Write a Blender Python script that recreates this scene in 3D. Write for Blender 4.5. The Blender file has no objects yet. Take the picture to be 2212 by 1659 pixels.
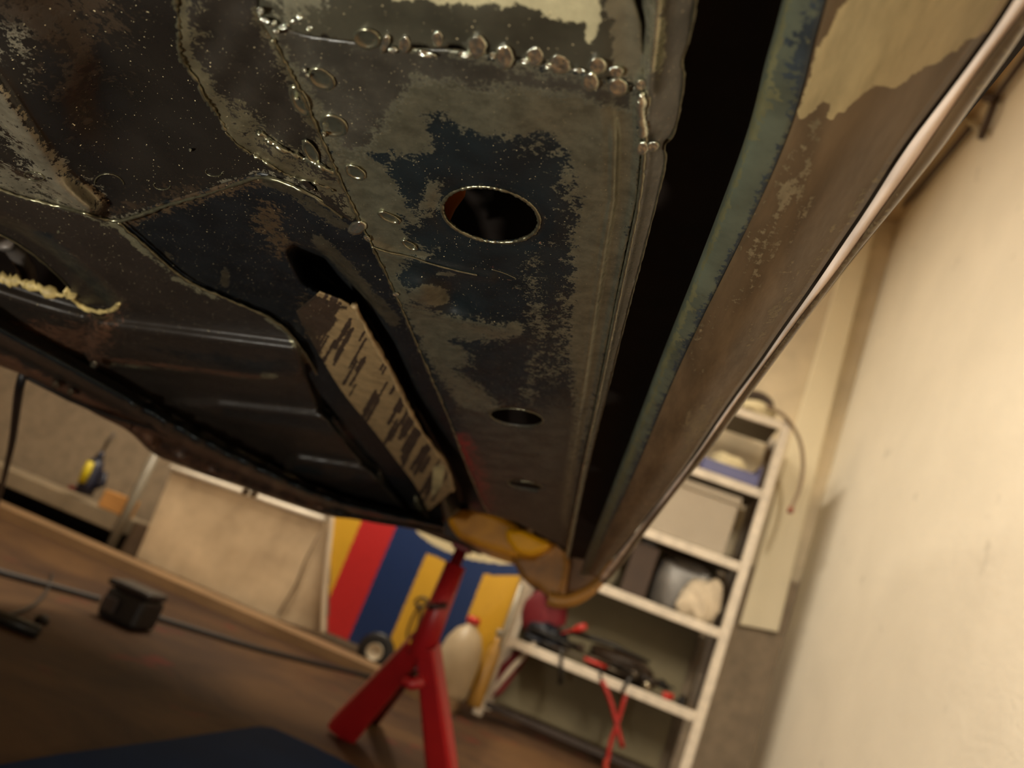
import bpy, math, random
import numpy as np
from mathutils import Vector, Matrix, geometry
SC = bpy.context.scene
COL = SC.collection
random.seed(7); RNG = np.random.default_rng(7)

# ---------------------------------------------------------------- camera
F, CX, CY = 1700., 1106., 829.5
H, PITCH, ROLL, YAW = .36, 15.3, 22., 12.
_p, _r, _y = map(math.radians, (PITCH, ROLL, YAW))
FW = np.array([-math.sin(_y)*math.cos(_p), math.cos(_y)*math.cos(_p), math.sin(_p)])
_rt = np.array([math.cos(_y), math.sin(_y), 0.]); _up = np.cross(_rt, FW)
R = math.cos(_r)*_rt + math.sin(_r)*_up
U = -math.sin(_r)*_rt + math.cos(_r)*_up
C = np.array([0, 0, H])
cam = bpy.data.cameras.new('camera'); camo = bpy.data.objects.new('camera', cam); COL.objects.link(camo)
camo.matrix_world = Matrix([[R[i], U[i], -FW[i], C[i]] for i in range(3)] + [[0, 0, 0, 1]])
cam.sensor_width = 36; cam.lens = F/2212*36; cam.clip_start = .01; cam.clip_end = 50
cam.dof.use_dof = True; cam.dof.focus_distance = .33; cam.dof.aperture_fstop = 8.6
SC.camera = camo
SC.view_settings.view_transform = 'Standard'; SC.view_settings.look = 'None'
SC.view_settings.gamma = 1; SC.view_settings.use_curve_mapping = False
SC.view_settings.exposure = 1.1

# ---------------------------------------------------------------- world and lights
w = bpy.data.worlds.new('world'); SC.world = w; w.use_nodes = True
w.node_tree.nodes['Background'].inputs[0].default_value = (.9, .75, .55, 1)
w.node_tree.nodes['Background'].inputs[1].default_value = .02
def area(name, loc, target, sx, sy, power, col):
    l = bpy.data.lights.new(name, 'AREA'); l.shape = 'RECTANGLE'; l.size = sx; l.size_y = sy
    l.energy = power; l.color = col
    o = bpy.data.objects.new(name, l); COL.objects.link(o); o.location = loc
    o.rotation_euler = (Vector(target)-Vector(loc)).to_track_quat('-Z', 'Y').to_euler()
    return o
WARM = (1, .88, .69)
area('ceiling_tube_light', (-1.3, 2.3, 2.55), (-1.3, 2.3, 0), .2, 1.4, 34, WARM)
area('ceiling_tube_light', (-1.6, -1.4, 2.55), (-1.6, -1.4, 0), .2, 1.4, 30, WARM)
area('wall_side_light', (.40, -.25, 1.95), (.40, -.25, 0), .10, 2.0, 62, WARM)  # unseen light added low so the right wall darkens above it
# small unseen light added for weld highlights, low behind and left of the lens
area('weld_highlight_light', (-.30, -.12, .10), (.15, .8, .75), .04, .03, 2.4, (1, .96, .84))

# ---------------------------------------------------------------- projection helpers (measuring on real planes)
def ray(px, py): return (px-CX)/F*R - (py-CY)/F*U + FW
def hit(px, py, ax, val):
    d = ray(px, py); return C + d*((val-C[ax])/d[ax])
N0 = .17                               # height of the sill plate over the lens, along the plate normal
u_ = ray(1160, 1490); u_ = u_/np.linalg.norm(u_)
_v0 = np.cross(u_, [0, 0, 1.]); _v0 /= np.linalg.norm(_v0); _n0 = np.cross(_v0, u_)
_a = math.radians(11); v_ = math.cos(_a)*_v0 + math.sin(_a)*_n0; n_ = np.cross(v_, u_)
def carP(px, py, e=0.):
    px = np.asarray(px, float); py = np.asarray(py, float)
    d = (px[..., None]-CX)/F*R - (py[..., None]-CY)/F*U + FW
    t = (N0+np.asarray(e))/(d@n_)
    return C + d*t[..., None]

# ---------------------------------------------------------------- tags
def tag(o, label=None, cat=None, group=None, kind=None):
    if label: o['label'] = label
    if cat: o['category'] = cat
    if group: o['group'] = group
    if kind: o['kind'] = kind
    return o
def thing(name, label, cat, loc, group=None):
    o = bpy.data.objects.new(name, None); COL.objects.link(o); o.location = loc; o.empty_display_size = .05
    return tag(o, label, cat, group)

# ---------------------------------------------------------------- materials
def lin(c):
    if isinstance(c, str): c = tuple(int(c[i:i+2], 16)/255 for i in (0, 2, 4))
    return tuple((x/12.92 if x <= .04045 else ((x+.055)/1.055)**2.4) for x in c) + (1,)
class NT:
    def __init__(s, name):
        s.m = bpy.data.materials.new(name); s.m.use_nodes = True; s.t = s.m.node_tree; s.n = s.t.nodes
        s.b = s.n['Principled BSDF']; s.tc = s.n.new('ShaderNodeTexCoord')
    def link(s, a, b): s.t.links.new(a, b)
    def val(s, x, sock):
        if isinstance(x, (int, float)): sock.default_value = x
        elif isinstance(x, tuple): sock.default_value = x
        else: s.link(x, sock)
    def noise(s, scale, detail=4, rough=.6, stretch=(1, 1, 1), rot=(0, 0, 0), dist=0):
        mp = s.n.new('ShaderNodeMapping'); mp.inputs['Scale'].default_value = stretch; mp.inputs['Rotation'].default_value = rot
        s.link(s.tc.outputs['Object'], mp.inputs[0])
        t = s.n.new('ShaderNodeTexNoise'); t.inputs['Scale'].default_value = scale; t.inputs['Detail'].default_value = detail
        t.inputs['Roughness'].default_value = rough; t.inputs['Distortion'].default_value = dist
        s.link(mp.outputs[0], t.inputs['Vector']); return t.outputs['Fac']
    def math(s, op, a, b=0., c=None, clamp=False):
        t = s.n.new('ShaderNodeMath'); t.operation = op; t.use_clamp = clamp
        s.val(a, t.inputs[0]); s.val(b, t.inputs[1])
        if c is not None: s.val(c, t.inputs[2])
        return t.outputs[0]
    def ramp(s, x, lo, hi):
        t = s.n.new('ShaderNodeMapRange'); s.val(x, t.inputs[0]); s.val(lo, t.inputs[1]); s.val(hi, t.inputs[2]); return t.outputs[0]
    def mix(s, f, a, b):
        t = s.n.new('ShaderNodeMix'); t.data_type = 'RGBA'; s.val(f, t.inputs[0]); s.val(a, t.inputs[6]); s.val(b, t.inputs[7]); return t.outputs[2]
    def attr(s, name):
        t = s.n.new('ShaderNodeAttribute'); t.attribute_name = name; return t.outputs['Fac']
    def bump(s, h, strength=.3, dist=.001):
        t = s.n.new('ShaderNodeBump'); t.inputs['Strength'].default_value = strength; t.inputs['Distance'].default_value = dist
        s.link(h, t.inputs['Height']); s.link(t.outputs[0], s.b.inputs['Normal'])
    def done(s, col, rough=.5, metal=0., spec=None):
        s.val(col, s.b.inputs['Base Color']); s.val(rough, s.b.inputs['Roughness']); s.val(metal, s.b.inputs['Metallic'])
        if spec is not None: s.b.inputs['Specular IOR Level'].default_value = spec
        return s.m
def simple(name, col, rough=.5, metal=0., vary=.25, scale=20, col2=None, bump=0., spec=None):
    k = NT(name); c = lin(col); c2 = lin(col2) if col2 else tuple(x*(1-vary) for x in c[:3])+(1,)
    f = k.ramp(k.noise(scale, 5), .35, .7)
    if bump: k.bump(k.noise(scale*6, 3), bump, .002)
    return k.done(k.mix(f, c, c2), rough, metal, spec)

def sheet(name, dark, bare, patch=None, third=None, rag=1.0, fine=260, stretch=(1, 1, 1), rot=(0, 0, 0),
          rough_d=.42, rough_b=.38, metal_b=.75, speck=True, bump=.25, base_var=.5):
    """sheet steel: primer (dark) worn to bare metal or painted reflections by attribute m0; m1 = another paint, m2 = a third or painted shade"""
    k = NT(name)
    n1 = k.noise(fine, 6, .7, stretch, rot); n2 = k.noise(fine*.25, 4, .6, stretch, rot); n3 = k.noise(fine*3.2, 3, .7)
    nn = k.math('ADD', k.math('MULTIPLY', n1, .55), k.math('ADD', k.math('MULTIPLY', n2, .30), k.math('MULTIPLY', n3, .50)))
    nn = k.math('MULTIPLY', k.math('SUBTRACT', nn, .675), 2.4*rag)
    f0 = k.ramp(k.math('ADD', k.attr('m0'), nn), .46, .56)
    d1 = lin(dark); d2 = tuple(x*(1-base_var) for x in d1[:3])+(1,)
    cd = k.mix(k.ramp(n2, .35, .65), d1, d2)
    b1 = lin(bare); b2 = tuple(x*.62 for x in b1[:3])+(1,)
    cb = k.mix(k.ramp(k.noise(fine*.6, 5, .7, stretch, rot), .38, .66), b1, b2)
    col = k.mix(f0, cd, cb)
    metal = k.math('MULTIPLY', f0, metal_b)
    rough = k.math('ADD', k.math('MULTIPLY', f0, rough_b-rough_d), rough_d)
    if patch:
        f1 = k.ramp(k.math('ADD', k.attr('m1'), nn), .44, .58)
        t1 = lin(patch); col = k.mix(f1, col, k.mix(k.ramp(k.noise(fine*.4, 5, .7, stretch, rot), .36, .66), t1, tuple(x*.66 for x in t1[:3])+(1,))); metal = k.math('MULTIPLY', metal, k.math('SUBTRACT', 1., f1))
    if third:
        f2 = k.ramp(k.math('ADD', k.attr('m2'), k.math('MULTIPLY', nn, .6)), .4, .62)
        t3 = lin(third); col = k.mix(f2, col, k.mix(k.ramp(n2, .36, .62), t3, tuple(x*.55 for x in t3[:3])+(1,))); metal = k.math('MULTIPLY', metal, k.math('SUBTRACT', 1., f2))
    if speck:
        v = k.noise(fine*6, 2, .5); fs = k.ramp(v, .725, .75)
        col = k.mix(fs, col, lin('c8b890')); 
    k.bump(k.math('ADD', n1, k.math('MULTIPLY', f0, .5)), bump, .0006)
    rr = k.math('ADD', rough, k.math('MULTIPLY', k.math('SUBTRACT', n1, .5), .35), clamp=True)
    return k.done(col, rr, metal, .32)

M = {}
M['plate'] = sheet('sanded_sill_steel', '12181a', '74725f', '6e1c1a', '37342d', fine=230, rough_d=.42, rough_b=.36)
M['patch'] = sheet('fresh_patch_steel', '37352b', '787562', 'a39c7c', None, fine=160, rough_d=.36, metal_b=.6)
M['flange'] = sheet('ground_flange_steel', '48443a', 'aaa68c', None, None, fine=200, rough_d=.3, rough_b=.24, metal_b=.85)
M['gusset'] = sheet('scorched_steel', '231f1a', '787058', '6c674f', None, fine=240, rough_d=.4, rough_b=.33)
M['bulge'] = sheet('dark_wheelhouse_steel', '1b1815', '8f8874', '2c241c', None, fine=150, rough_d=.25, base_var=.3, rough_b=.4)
M['pan'] = sheet('dark_floor_primer', '241f1b', '74705a', '50382a', '141b1e', fine=170, rough_d=.4, base_var=.25, metal_b=.5)
M['well'] = sheet('black_primer_well', '111315', '565042', '3c3022', '0b0b0b', fine=200, rough_d=.45)
M['rail'] = sheet('brushed_brown_rail', '2b2218', '7c6848', '30241a', '9c9068', fine=120, rough_d=.55, rough_b=.6, metal_b=.0, rag=.6)
M['outer'] = sheet('outer_sill_steel', '584732', '72644a', '8d7b56', 'e6d2c0', fine=110, stretch=(3.0, .5, 1), rough_d=.42, rough_b=.45, metal_b=.3, rag=.9, base_var=.45, speck=False, bump=.15)
M['bluezinc'] = sheet('blue_grey_zinc_primer', '4a4e40', '2c3438', '55533a', None, fine=140, rough_d=.5, rough_b=.5, metal_b=.1, rag=1.6, base_var=.45, speck=False, bump=.15)
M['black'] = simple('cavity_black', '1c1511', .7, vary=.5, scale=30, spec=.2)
M['weld'] = simple('weld_steel', 'cfd0bc', .14, .95, vary=.35, scale=300, bump=.2)
M['weldrim'] = simple('weld_ring_steel', '8c8a74', .24, .9, vary=.3, scale=400)
M['bead'] = simple('seam_edge_steel', '74705a', .3, .85, vary=.4, scale=300)
M['orange'] = simple('orange_cavity_paint', 'c06a20', .5, vary=.2)
M['mustard'] = simple('mustard_yellow_paint', 'dc9a16', .35, vary=.35, scale=9, col2='96620e')
M['mustard_d'] = simple('dirty_mustard_paint', 'a8701c', .5, vary=.5, scale=14, col2='5c3e12')
M['zincbolt'] = simple('galvanised_steel', '8f9a86', .3, .8, vary=.4, scale=60)
M['rust'] = simple('rusty_edge_steel', '3d2c20', .6, .1, col2='1a1412', scale=45, bump=.5)
M['rubber'] = simple('black_rubber', '120f10', .5, vary=.3)
M['floor'] = None

# ---------------------------------------------------------------- mesh helpers
def mesh_obj(name, V, faces, mats, parent=None, smooth=True, fmat=None, attrs=None):
    V = np.asarray(V, float)
    off = np.array(parent_loc(parent)) if parent else np.zeros(3)
    me = bpy.data.meshes.new(name)
    me.from_pydata([tuple(p) for p in (V-off)], [], [tuple(f) for f in faces])
    for m in (mats if isinstance(mats, (list, tuple)) else [mats]): me.materials.append(m)
    if fmat is not None: me.polygons.foreach_set('material_index', list(map(int, fmat)))
    if smooth: me.polygons.foreach_set('use_smooth', [True]*len(me.polygons))
    for k, a in (attrs or {}).items():
        at = me.attributes.new(k, 'FLOAT', 'POINT'); at.data.foreach_set('value', np.asarray(a, np.float32))
    me.update(); o = bpy.data.objects.new(name, me); COL.objects.link(o)
    if parent: o.parent = parent
    return o
def parent_loc(p):
    L = Vector(p.location)
    while p.parent: p = p.parent; L = L + Vector(p.location)
    return L
def solid(o, t, off=-1):
    m = o.modifiers.new('thickness', 'SOLIDIFY'); m.thickness = t; m.offset = off; return o
def bev(o, wd=.002, seg=2):
    m = o.modifiers.new('bevel', 'BEVEL'); m.width = wd; m.segments = seg; m.limit_method = 'ANGLE'; return o
def pip(x, y, poly):
    poly = np.asarray(poly, float); ins = np.zeros(np.shape(x), bool)
    for (x0, y0), (x1, y1) in zip(poly, np.roll(poly, -1, 0)):
        c = ((y0 > y) != (y1 > y)); 
        with np.errstate(divide='ignore', invalid='ignore'):
            ins ^= c & (x < (x1-x0)*(y-y0)/(y1-y0+1e-12)+x0)
    return ins
def segd(x, y, pts, closed=False):
    pts = np.asarray(pts, float); d = np.full(np.shape(x), 1e9)
    rng = range(len(pts)) if closed else range(len(pts)-1)
    for i in rng:
        a = pts[i]; b = pts[(i+1) % len(pts)]; ab = b-a; L = ab@ab+1e-9
        t = np.clip(((x-a[0])*ab[0]+(y-a[1])*ab[1])/L, 0, 1)
        d = np.minimum(d, np.hypot(x-a[0]-t*ab[0], y-a[1]-t*ab[1]))
    return d
def pmask(x, y, specs):
    """specs: list of (kind, pts, soft, weight); kind 'p' polygon, 'l' line (soft = half width)"""
    m = np.zeros(np.shape(x))
    for kind, pts, soft, wt in specs:
        if kind == 'p':
            d = segd(x, y, pts, True); s = np.where(pip(x, y, pts), d, -d); f = np.clip(.5+s/soft, 0, 1)*wt
        else:
            d = segd(x, y, pts); f = np.clip(1-d/soft, 0, 1)*wt
        m = np.maximum(m, f)
    return m
def densify(poly, step, closed=True):
    out = []; n = len(poly)
    for i in range(n if closed else n-1):
        a = np.array(poly[i], float); b = np.array(poly[(i+1) % n], float); k = max(1, int(np.hypot(*(b-a))//step))
        out += [tuple(a+(b-a)*j/k) for j in range(k)]
    if not closed: out.append(tuple(map(float, poly[-1])))
    return out
def smooth_line(pts, n=1, closed=False):
    p = [np.array(q, float) for q in pts]
    for _ in range(n):
        q = []; m = len(p)
        for i in range(m if closed else m-1):
            a, b = p[i], p[(i+1) % m]; q += [a*.75+b*.25, a*.25+b*.75]
        if not closed: q = [p[0]]+q+[p[-1]]
        p = q
    return [tuple(x) for x in p]
def ctrl(x, y, cps, power=2.6, base=None, sig=95.):
    num = np.zeros(np.shape(x)); den = np.full(np.shape(x), 1e-12)
    for cx, cy, e in cps:
        r2 = (x-cx)**2+(y-cy)**2
        wgt = np.exp(-r2/(2*sig*sig))+1e-3*np.exp(-np.sqrt(r2)/260.)
        num += wgt*e; den += wgt
    return num/den
def cdt(outline, holes, step):
    xs, ys = zip(*outline)
    pts = list(outline); edges = [(i, (i+1) % len(outline)) for i in range(len(outline))]
    for h in holes:
        b = len(pts); pts += list(h); edges += [(b+i, b+(i+1) % len(h)) for i in range(len(h))]
    gx, gy = np.meshgrid(np.arange(min(xs), max(xs), step), np.arange(min(ys), max(ys), step))
    gx = gx + (np.arange(gx.shape[0]) % 2)[:, None]*step/2; gx = gx.ravel(); gy = gy.ravel()
    ok = pip(gx, gy, outline) & (segd(gx, gy, outline, True) > step*.45)
    for h in holes: ok &= ~pip(gx, gy, h) & (segd(gx, gy, h, True) > step*.45)
    pts += list(zip(gx[ok], gy[ok]))
    r = geometry.delaunay_2d_cdt([Vector(p) for p in pts], edges, [], 0, 1e-6)
    V = np.array([tuple(v) for v in r[0]]); Fc = np.array([tuple(f) for f in r[2]])
    c = V[Fc].mean(1); keep = pip(c[:, 0], c[:, 1], outline)
    for h in holes: keep &= ~pip(c[:, 0], c[:, 1], h)
    Fc = Fc[keep]
    a = V[Fc]; ar = (a[:, 1, 0]-a[:, 0, 0])*(a[:, 2, 1]-a[:, 0, 1])-(a[:, 1, 1]-a[:, 0, 1])*(a[:, 2, 0]-a[:, 0, 0])
    Fc[ar > 0] = Fc[ar > 0][:, ::-1]        # faces look down at the lens (y is down in the measured frame)
    used = np.unique(Fc); rm = -np.ones(len(V), int); rm[used] = np.arange(len(used))
    return V[used], rm[Fc]
def panel(name, outline, efun, mat, parent, step=8, holes=(), m0=(), m1=(), m2=(), thick=.0011):
    ol = densify(outline, step); hs = [densify(h, step*.6) for h in holes]
    V, Fc = cdt(ol, hs, step); x, y = V[:, 0], V[:, 1]
    e = efun(x, y) if callable(efun) else np.full(len(x), float(efun))
    P = carP(x, y, e)
    o = mesh_obj(name, P, Fc, mat, parent, attrs={'m0': pmask(x, y, m0), 'm1': pmask(x, y, m1), 'm2': pmask(x, y, m2)})
    if thick: solid(o, thick)
    return o
def resample(pts, n):
    p = np.asarray(pts, float); d = np.r_[0, np.cumsum(np.hypot(*np.diff(p, axis=0).T))]; t = np.linspace(0, d[-1], n)
    return np.c_[np.interp(t, d, p[:, 0]), np.interp(t, d, p[:, 1])]
def loft(name, lines, es, mat, parent, n=120, sub=5, m0=(), m1=(), m2=(), thick=.0011, efn=None, ys=None):
    """sheet swept between measured lines; es = height of each line; smooth across"""
    L = [resample(smooth_line(l, 2), n) for l in lines]; k = len(L)
    E = [np.full(n, e) if not callable(e) else e(l) for e, l in zip(es, L)]
    rows = []; er = []
    for i in range(k-1):
        for j in range(sub):
            t = j/sub
            i0, i1, i2, i3 = max(i-1, 0), i, i+1, min(i+2, k-1)
            def cr(a, b, c, d): return .5*((2*b)+(-a+c)*t+(2*a-5*b+4*c-d)*t*t+(-a+3*b-3*c+d)*t**3)
            rows.append(L[i1]*(1-t)+L[i2]*t); er.append(cr(E[i0], E[i1], E[i2], E[i3]))
    rows.append(L[-1]); er.append(E[-1]); rows = np.array(rows); er = np.array(er)
    x, y = rows[..., 0].ravel(), rows[..., 1].ravel(); e = er.ravel()
    if efn is not None: e = e+efn(x, y)
    P = carP(x, y, e); K = len(rows)
    fs = [(i*n+j, i*n+j+1, (i+1)*n+j+1, (i+1)*n+j) for i in range(K-1) for j in range(n-1)]
    o = mesh_obj(name, P, fs, mat, parent, attrs={'m0': pmask(x, y, m0), 'm1': pmask(x, y, m1), 'm2': pmask(x, y, m2)})
    # make the faces look at the lens
    me = o.data; 
    c = P[list(fs[len(fs)//2])]; nn = np.cross(c[1]-c[0], c[2]-c[1])
    if nn@(C-c[0]) < 0: me.flip_normals()
    if thick: solid(o, thick)
    return o
def tube_mesh(P, r, seg=8, closed=False):
    P = np.asarray(P, float); n = len(P); rr = np.full(n, r) if np.isscalar(r) else np.asarray(r, float)
    T = np.gradient(P, axis=0) if not closed else np.roll(P, -1, 0)-np.roll(P, 1, 0)
    T /= np.linalg.norm(T, axis=1)[:, None]+1e-12
    ref = np.array([0, 0, 1.]) if abs(T[0][2]) < .9 else np.array([1., 0, 0])
    V = []; a = ref
    for i in range(n):
        a = a-T[i]*(a@T[i]); a = a/(np.linalg.norm(a)+1e-12); b = np.cross(T[i], a)
        for s in range(seg):
            th = 2*math.pi*s/seg; V.append(P[i]+rr[i]*(math.cos(th)*a+math.sin(th)*b))
    fs = []
    for i in range(n if closed else n-1):
        j = (i+1) % n
        for s in range(seg): fs.append((i*seg+s, i*seg+(s+1) % seg, j*seg+(s+1) % seg, j*seg+s))
    if not closed: fs += [tuple(range(seg))[::-1], tuple(range((n-1)*seg, n*seg))]
    return np.array(V), fs
def tube(name, P, r, mat, parent=None, seg=8, closed=False):
    V, f = tube_mesh(P, r, seg, closed); return mesh_obj(name, V, f, mat, parent)
def bead(name, px, e, r, mat, parent, jitter=0., closed=False, step=8):
    """thin raised line of metal along a measured line"""
    q = np.array(densify(smooth_line(px, 2, closed), step, closed)); ee = e(q[:, 0], q[:, 1]) if callable(e) else e
    P = carP(q[:, 0], q[:, 1], ee)
    rr = r*(1+jitter*(RNG.random(len(q))-.5)*2)
    if jitter: P = P+(RNG.random(P.shape)-.5)*r*jitter
    return tube(name, P, rr, mat, parent, 6, closed)
def merge(parts):
    V = []; Fs = []; n = 0
    for v, f in parts:
        V.append(v); Fs += [tuple(i+n for i in q) for q in f]; n += len(v)
    return np.concatenate(V), Fs
def box_vf(x0, x1, y0, y1, z0, z1):
    V = np.array([(x, y, z) for z in (z0, z1) for y in (y0, y1) for x in (x0, x1)], float)
    return V, [(0, 2, 3, 1), (4, 5, 7, 6), (0, 1, 5, 4), (2, 6, 7, 3), (0, 4, 6, 2), (1, 3, 7, 5)]
def boxes(name, lst, mat, parent=None, bw=.002):
    V, f = merge([box_vf(*b) for b in lst]); o = mesh_obj(name, V, f, mat, parent, smooth=False)
    if bw: bev(o, bw)
    return o
def slab(name, px, D, thick, mat, parent=None, bw=.002, dy=None):
    """board standing at distance D: measured outline, real thickness away from the lens"""
    q = np.array([hit(x, y, 1, D) for x, y in px]); n = len(q)
    if dy is not None: q = q+np.array([[0, d, 0] for d in dy])
    V = np.concatenate([q, q+np.array([0, thick, 0])])
    fs = [tuple(range(n)), tuple(range(2*n-1, n-1, -1))]+[(i, i+n, (i+1) % n+n, (i+1) % n) for i in range(n)]
    o = mesh_obj(name, V, fs, mat, parent, smooth=False)
    o.data.validate()
    import bmesh
    b = bmesh.new(); b.from_mesh(o.data); bmesh.ops.recalc_face_normals(b, faces=b.faces); b.to_mesh(o.data); b.free()
    if bw: bev(o, bw)
    return o
def lathe(name, prof, loc, mat, parent=None, seg=24, axis=None):
    """prof: (r, z) list; axis: unit vector for the z of the profile"""
    ax = Vector(axis or (0, 0, 1)).normalized(); q = Vector((0, 0, 1)).rotation_difference(ax).to_matrix()
    V = []; k = len(prof)
    for r, z in prof:
        for s in range(seg):
            t = 2*math.pi*s/seg; V.append(q@Vector((r*math.cos(t), r*math.sin(t), z))+Vector(loc))
    fs = [(i*seg+s, i*seg+(s+1) % seg, (i+1)*seg+(s+1) % seg, (i+1)*seg+s) for i in range(k-1) for s in range(seg)]
    fs += [tuple(range(seg))[::-1], tuple(range((k-1)*seg, k*seg))]
    return mesh_obj(name, [tuple(v) for v in V], fs, mat, parent)

# ================================================================ THE CAR
def g(x, y, cx, cy, rx, ry, rot=0.):
    a = math.radians(rot); X = (x-cx)*math.cos(a)+(y-cy)*math.sin(a); Y = -(x-cx)*math.sin(a)+(y-cy)*math.cos(a)
    return np.exp(-(X/rx)**2-(Y/ry)**2)
def sst(t): t = np.clip(t, 0, 1); return t*t*(3-2*t)
def press(x, y, poly, soft, depth):
    d = segd(x, y, poly, True); s = np.where(pip(x, y, poly), d, -d); return depth*sst(.5+s/soft)
def ell(cx, cy, rx, ry, rot, n=40):
    a = math.radians(rot); return [(cx+rx*math.cos(t)*math.cos(a)-ry*math.sin(t)*math.sin(a), cy+rx*math.cos(t)*math.sin(a)+ry*math.sin(t)*math.cos(a)) for t in [2*math.pi*i/n for i in range(n)]]

car = thing('car', 'underside of a jacked-up car, bare and primered sheet metal with weld seams and drain holes', 'car', tuple(carP(1060., 700., .0)))

# --- sill plate with its three drain holes
SEAM_L = [(557, 34), (590, 85), (640, 180), (690, 290), (742, 405), (790, 505), (850, 625), (900, 745), (960, 880), (1005, 1000), (1040, 1085), (1058, 1112)]
CREASE = [(1382, 192), (1384, 300), (1374, 430), (1350, 540), (1322, 680), (1288, 850), (1258, 990), (1236, 1110), (1222, 1185)]
SEAM_T = [(557, 34), (610, 62), (660, 78), (700, 84), (760, 92), (830, 100), (900, 108), (960, 108), (1030, 116), (1100, 130), (1180, 142), (1240, 152), (1300, 172), (1382, 192)]
HOLE1 = ell(1060, 463, 107, 58, 11); HOLE2 = ell(1116, 901, 58, 18, 7); HOLE3 = ell(1135, 1048, 38, 8, 9)
def e_plate(x, y):
    e = np.zeros(np.shape(x))
    xr = np.interp(y, [p[1] for p in CREASE], [p[0] for p in CREASE]); k = (1490-y)/1300.
    s = (xr-x)/np.maximum(k, .15)                    # px to the crease at unit depth
    e += .0026*sst((90-s)/60.) - .0012*sst((16-s)/14.)
    e -= .0012*sst((14-np.abs(s-62))/12.)*sst((y-230)/80.)
    e -= .0045*g(x, y, 905, 628, 42, 30, 10)-.004*g(x, y, 978, 645, 34, 30)
    e -= .0022*g(x, y, 1040, 700, 120, 16, 14)
    e -= .0016*np.exp(-(segd(x, y, [(800, 530), (860, 555), (960, 578), (1060, 598)])/9)**2)
    e -= .0012*np.exp(-(segd(x, y, SEAM_L)/26)**2)
    e -= .0010*np.exp(-(segd(x, y, ell(1060, 463, 116, 66, 11), True)/18)**2)*-1
    e += .0006*np.sin(x/47.+y/80.)*np.sin(y/61.)
    return e
BARE = [('p', [(540, 20), (1385, 190), (1392, 320), (1372, 470), (1330, 700), (1290, 860), (1250, 1000), (1225, 1150), (1205, 1110), (1222, 960), (1240, 860), (1225, 760), (1240, 640), (1232, 520), (1255, 420), (1225, 330), (1180, 290), (1090, 300), (1000, 285), (955, 245), (925, 250), (930, 320), (905, 345), (840, 335), (800, 335), (850, 370), (880, 440), (905, 480), (870, 470), (880, 520), (940, 545), (880, 565), (860, 600), (900, 650), (860, 660), (760, 470), (700, 330), (620, 150)], 55, 1.),
        ('p', [(862, 640), (930, 668), (1010, 690), (1090, 705), (1110, 730), (1040, 740), (975, 735), (1018, 765), (1022, 790), (980, 795), (1030, 830), (1090, 880), (1150, 890), (1060, 905), (990, 880), (940, 800), (890, 710)], 45, .92),
        ('p', ell(1112, 712, 20, 17, 0, 14), 22, 1.), ('p', ell(928, 640, 44, 22, 5, 14), 18, 1.1), ('p', ell(965, 592, 24, 5, 3, 10), 8, 1.),
        ('p', [(925, 385), (955, 400), (950, 450), (900, 480), (905, 430)], 40, .8),
        ('l', [(1150, 560), (1165, 700), (1140, 860)], 60, .47), ('l', [(1020, 260), (1200, 300), (1260, 500), (1200, 800)], 90, .46)]
HEAT = [('p', [(540, 20), (1385, 180), (1370, 250), (1180, 210), (1030, 205), (900, 190), (850, 260), (790, 340), (730, 350), (640, 180)], 80, .75),
        ('p', [(960, 860), (1280, 860), (1230, 1190), (1040, 1160)], 160, .8)]
plate = panel('sill_plate', SEAM_T[:-1]+[(1380, 192)]+CREASE[1:]+[(1200, 1172), (1120, 1130)]+SEAM_L[::-1][:-1], e_plate, M['plate'], car, 6,
              [HOLE1, HOLE2, HOLE3], BARE, [('l', [(1005, 960), (1030, 1000), (1050, 1040), (1062, 1090)], 50, 1.1), ('l', [(975, 985), (1015, 1000)], 30, .8)], HEAT)
for hp, r in ((HOLE1, .0009), (HOLE2, .0008), (HOLE3, .0008)):
    bead('hole_rim', hp, lambda x, y: e_plate(x, y)+.0004, r, M['bead'], plate, .25, True, 6)
# the crack-like crease line beside the dent
bead('crease_ridge', [(803, 533), (835, 545), (880, 553), (930, 570), (985, 585), (1030, 594)], lambda x, y: e_plate(x, y)-.0004, .00045, M['weldrim'], plate, .3)
bead('scratch', [(1062, 582), (1090, 590), (1115, 602)], lambda x, y: e_plate(x, y)-.00012, .0002, M['weldrim'], plate, .3)

# --- the patch plate above the weld seam, and the flange
GAPS = [(600, 10, 6), (622, 10, 5), (703, 9, 8), (826, 12, 9), (902, 30, 9), (985, 22, 12), (1062, 9, 8), (1120, 10, 8), (1182, 10, 10), (1232, 10, 9), (1318, 9, 9), (1366, 6, 6)]
TOPB = [(x, y-1.2-sum(h*math.exp(-((x-c)/w_)**4) for c, w_, h in GAPS)) for x, y in densify(SEAM_T, 5, False)]
def e_patch(x, y):
    return -.0006 + .0020*sst((x-1290)/70.) + .0012*sst((40-y)/80.) + .0005*np.sin(x/60.)*np.sin(y/33.)
panel('repair_patch', [(545, -190), (1330, -190), (1352, -60), (1385, 60), (1392, 170)]+TOPB[::-1][1:]+[(552, 10)], e_patch, M['patch'], car, 7,
      m1=[('p', [(840, -200), (1292, -200), (1296, 40), (1286, 92), (1268, 96), (1262, 50), (1215, 45), (1180, 28), (1110, 8), (1000, 14), (930, 2), (850, 0)], 30, 1.)],
      m0=[('p', [(545, -200), (760, -200), (700, 60), (600, 60)], 80, .7), ('p', [(1296, -200), (1400, -200), (1400, 200), (1320, 150)], 40, .9)])
fl0 = [(1372, -190), (1384, -60), (1390, 60), (1384, 192), (1386, 300), (1375, 430), (1351, 540), (1323, 680), (1289, 850), (1259, 990), (1237, 1110), (1222, 1200)]
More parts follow.
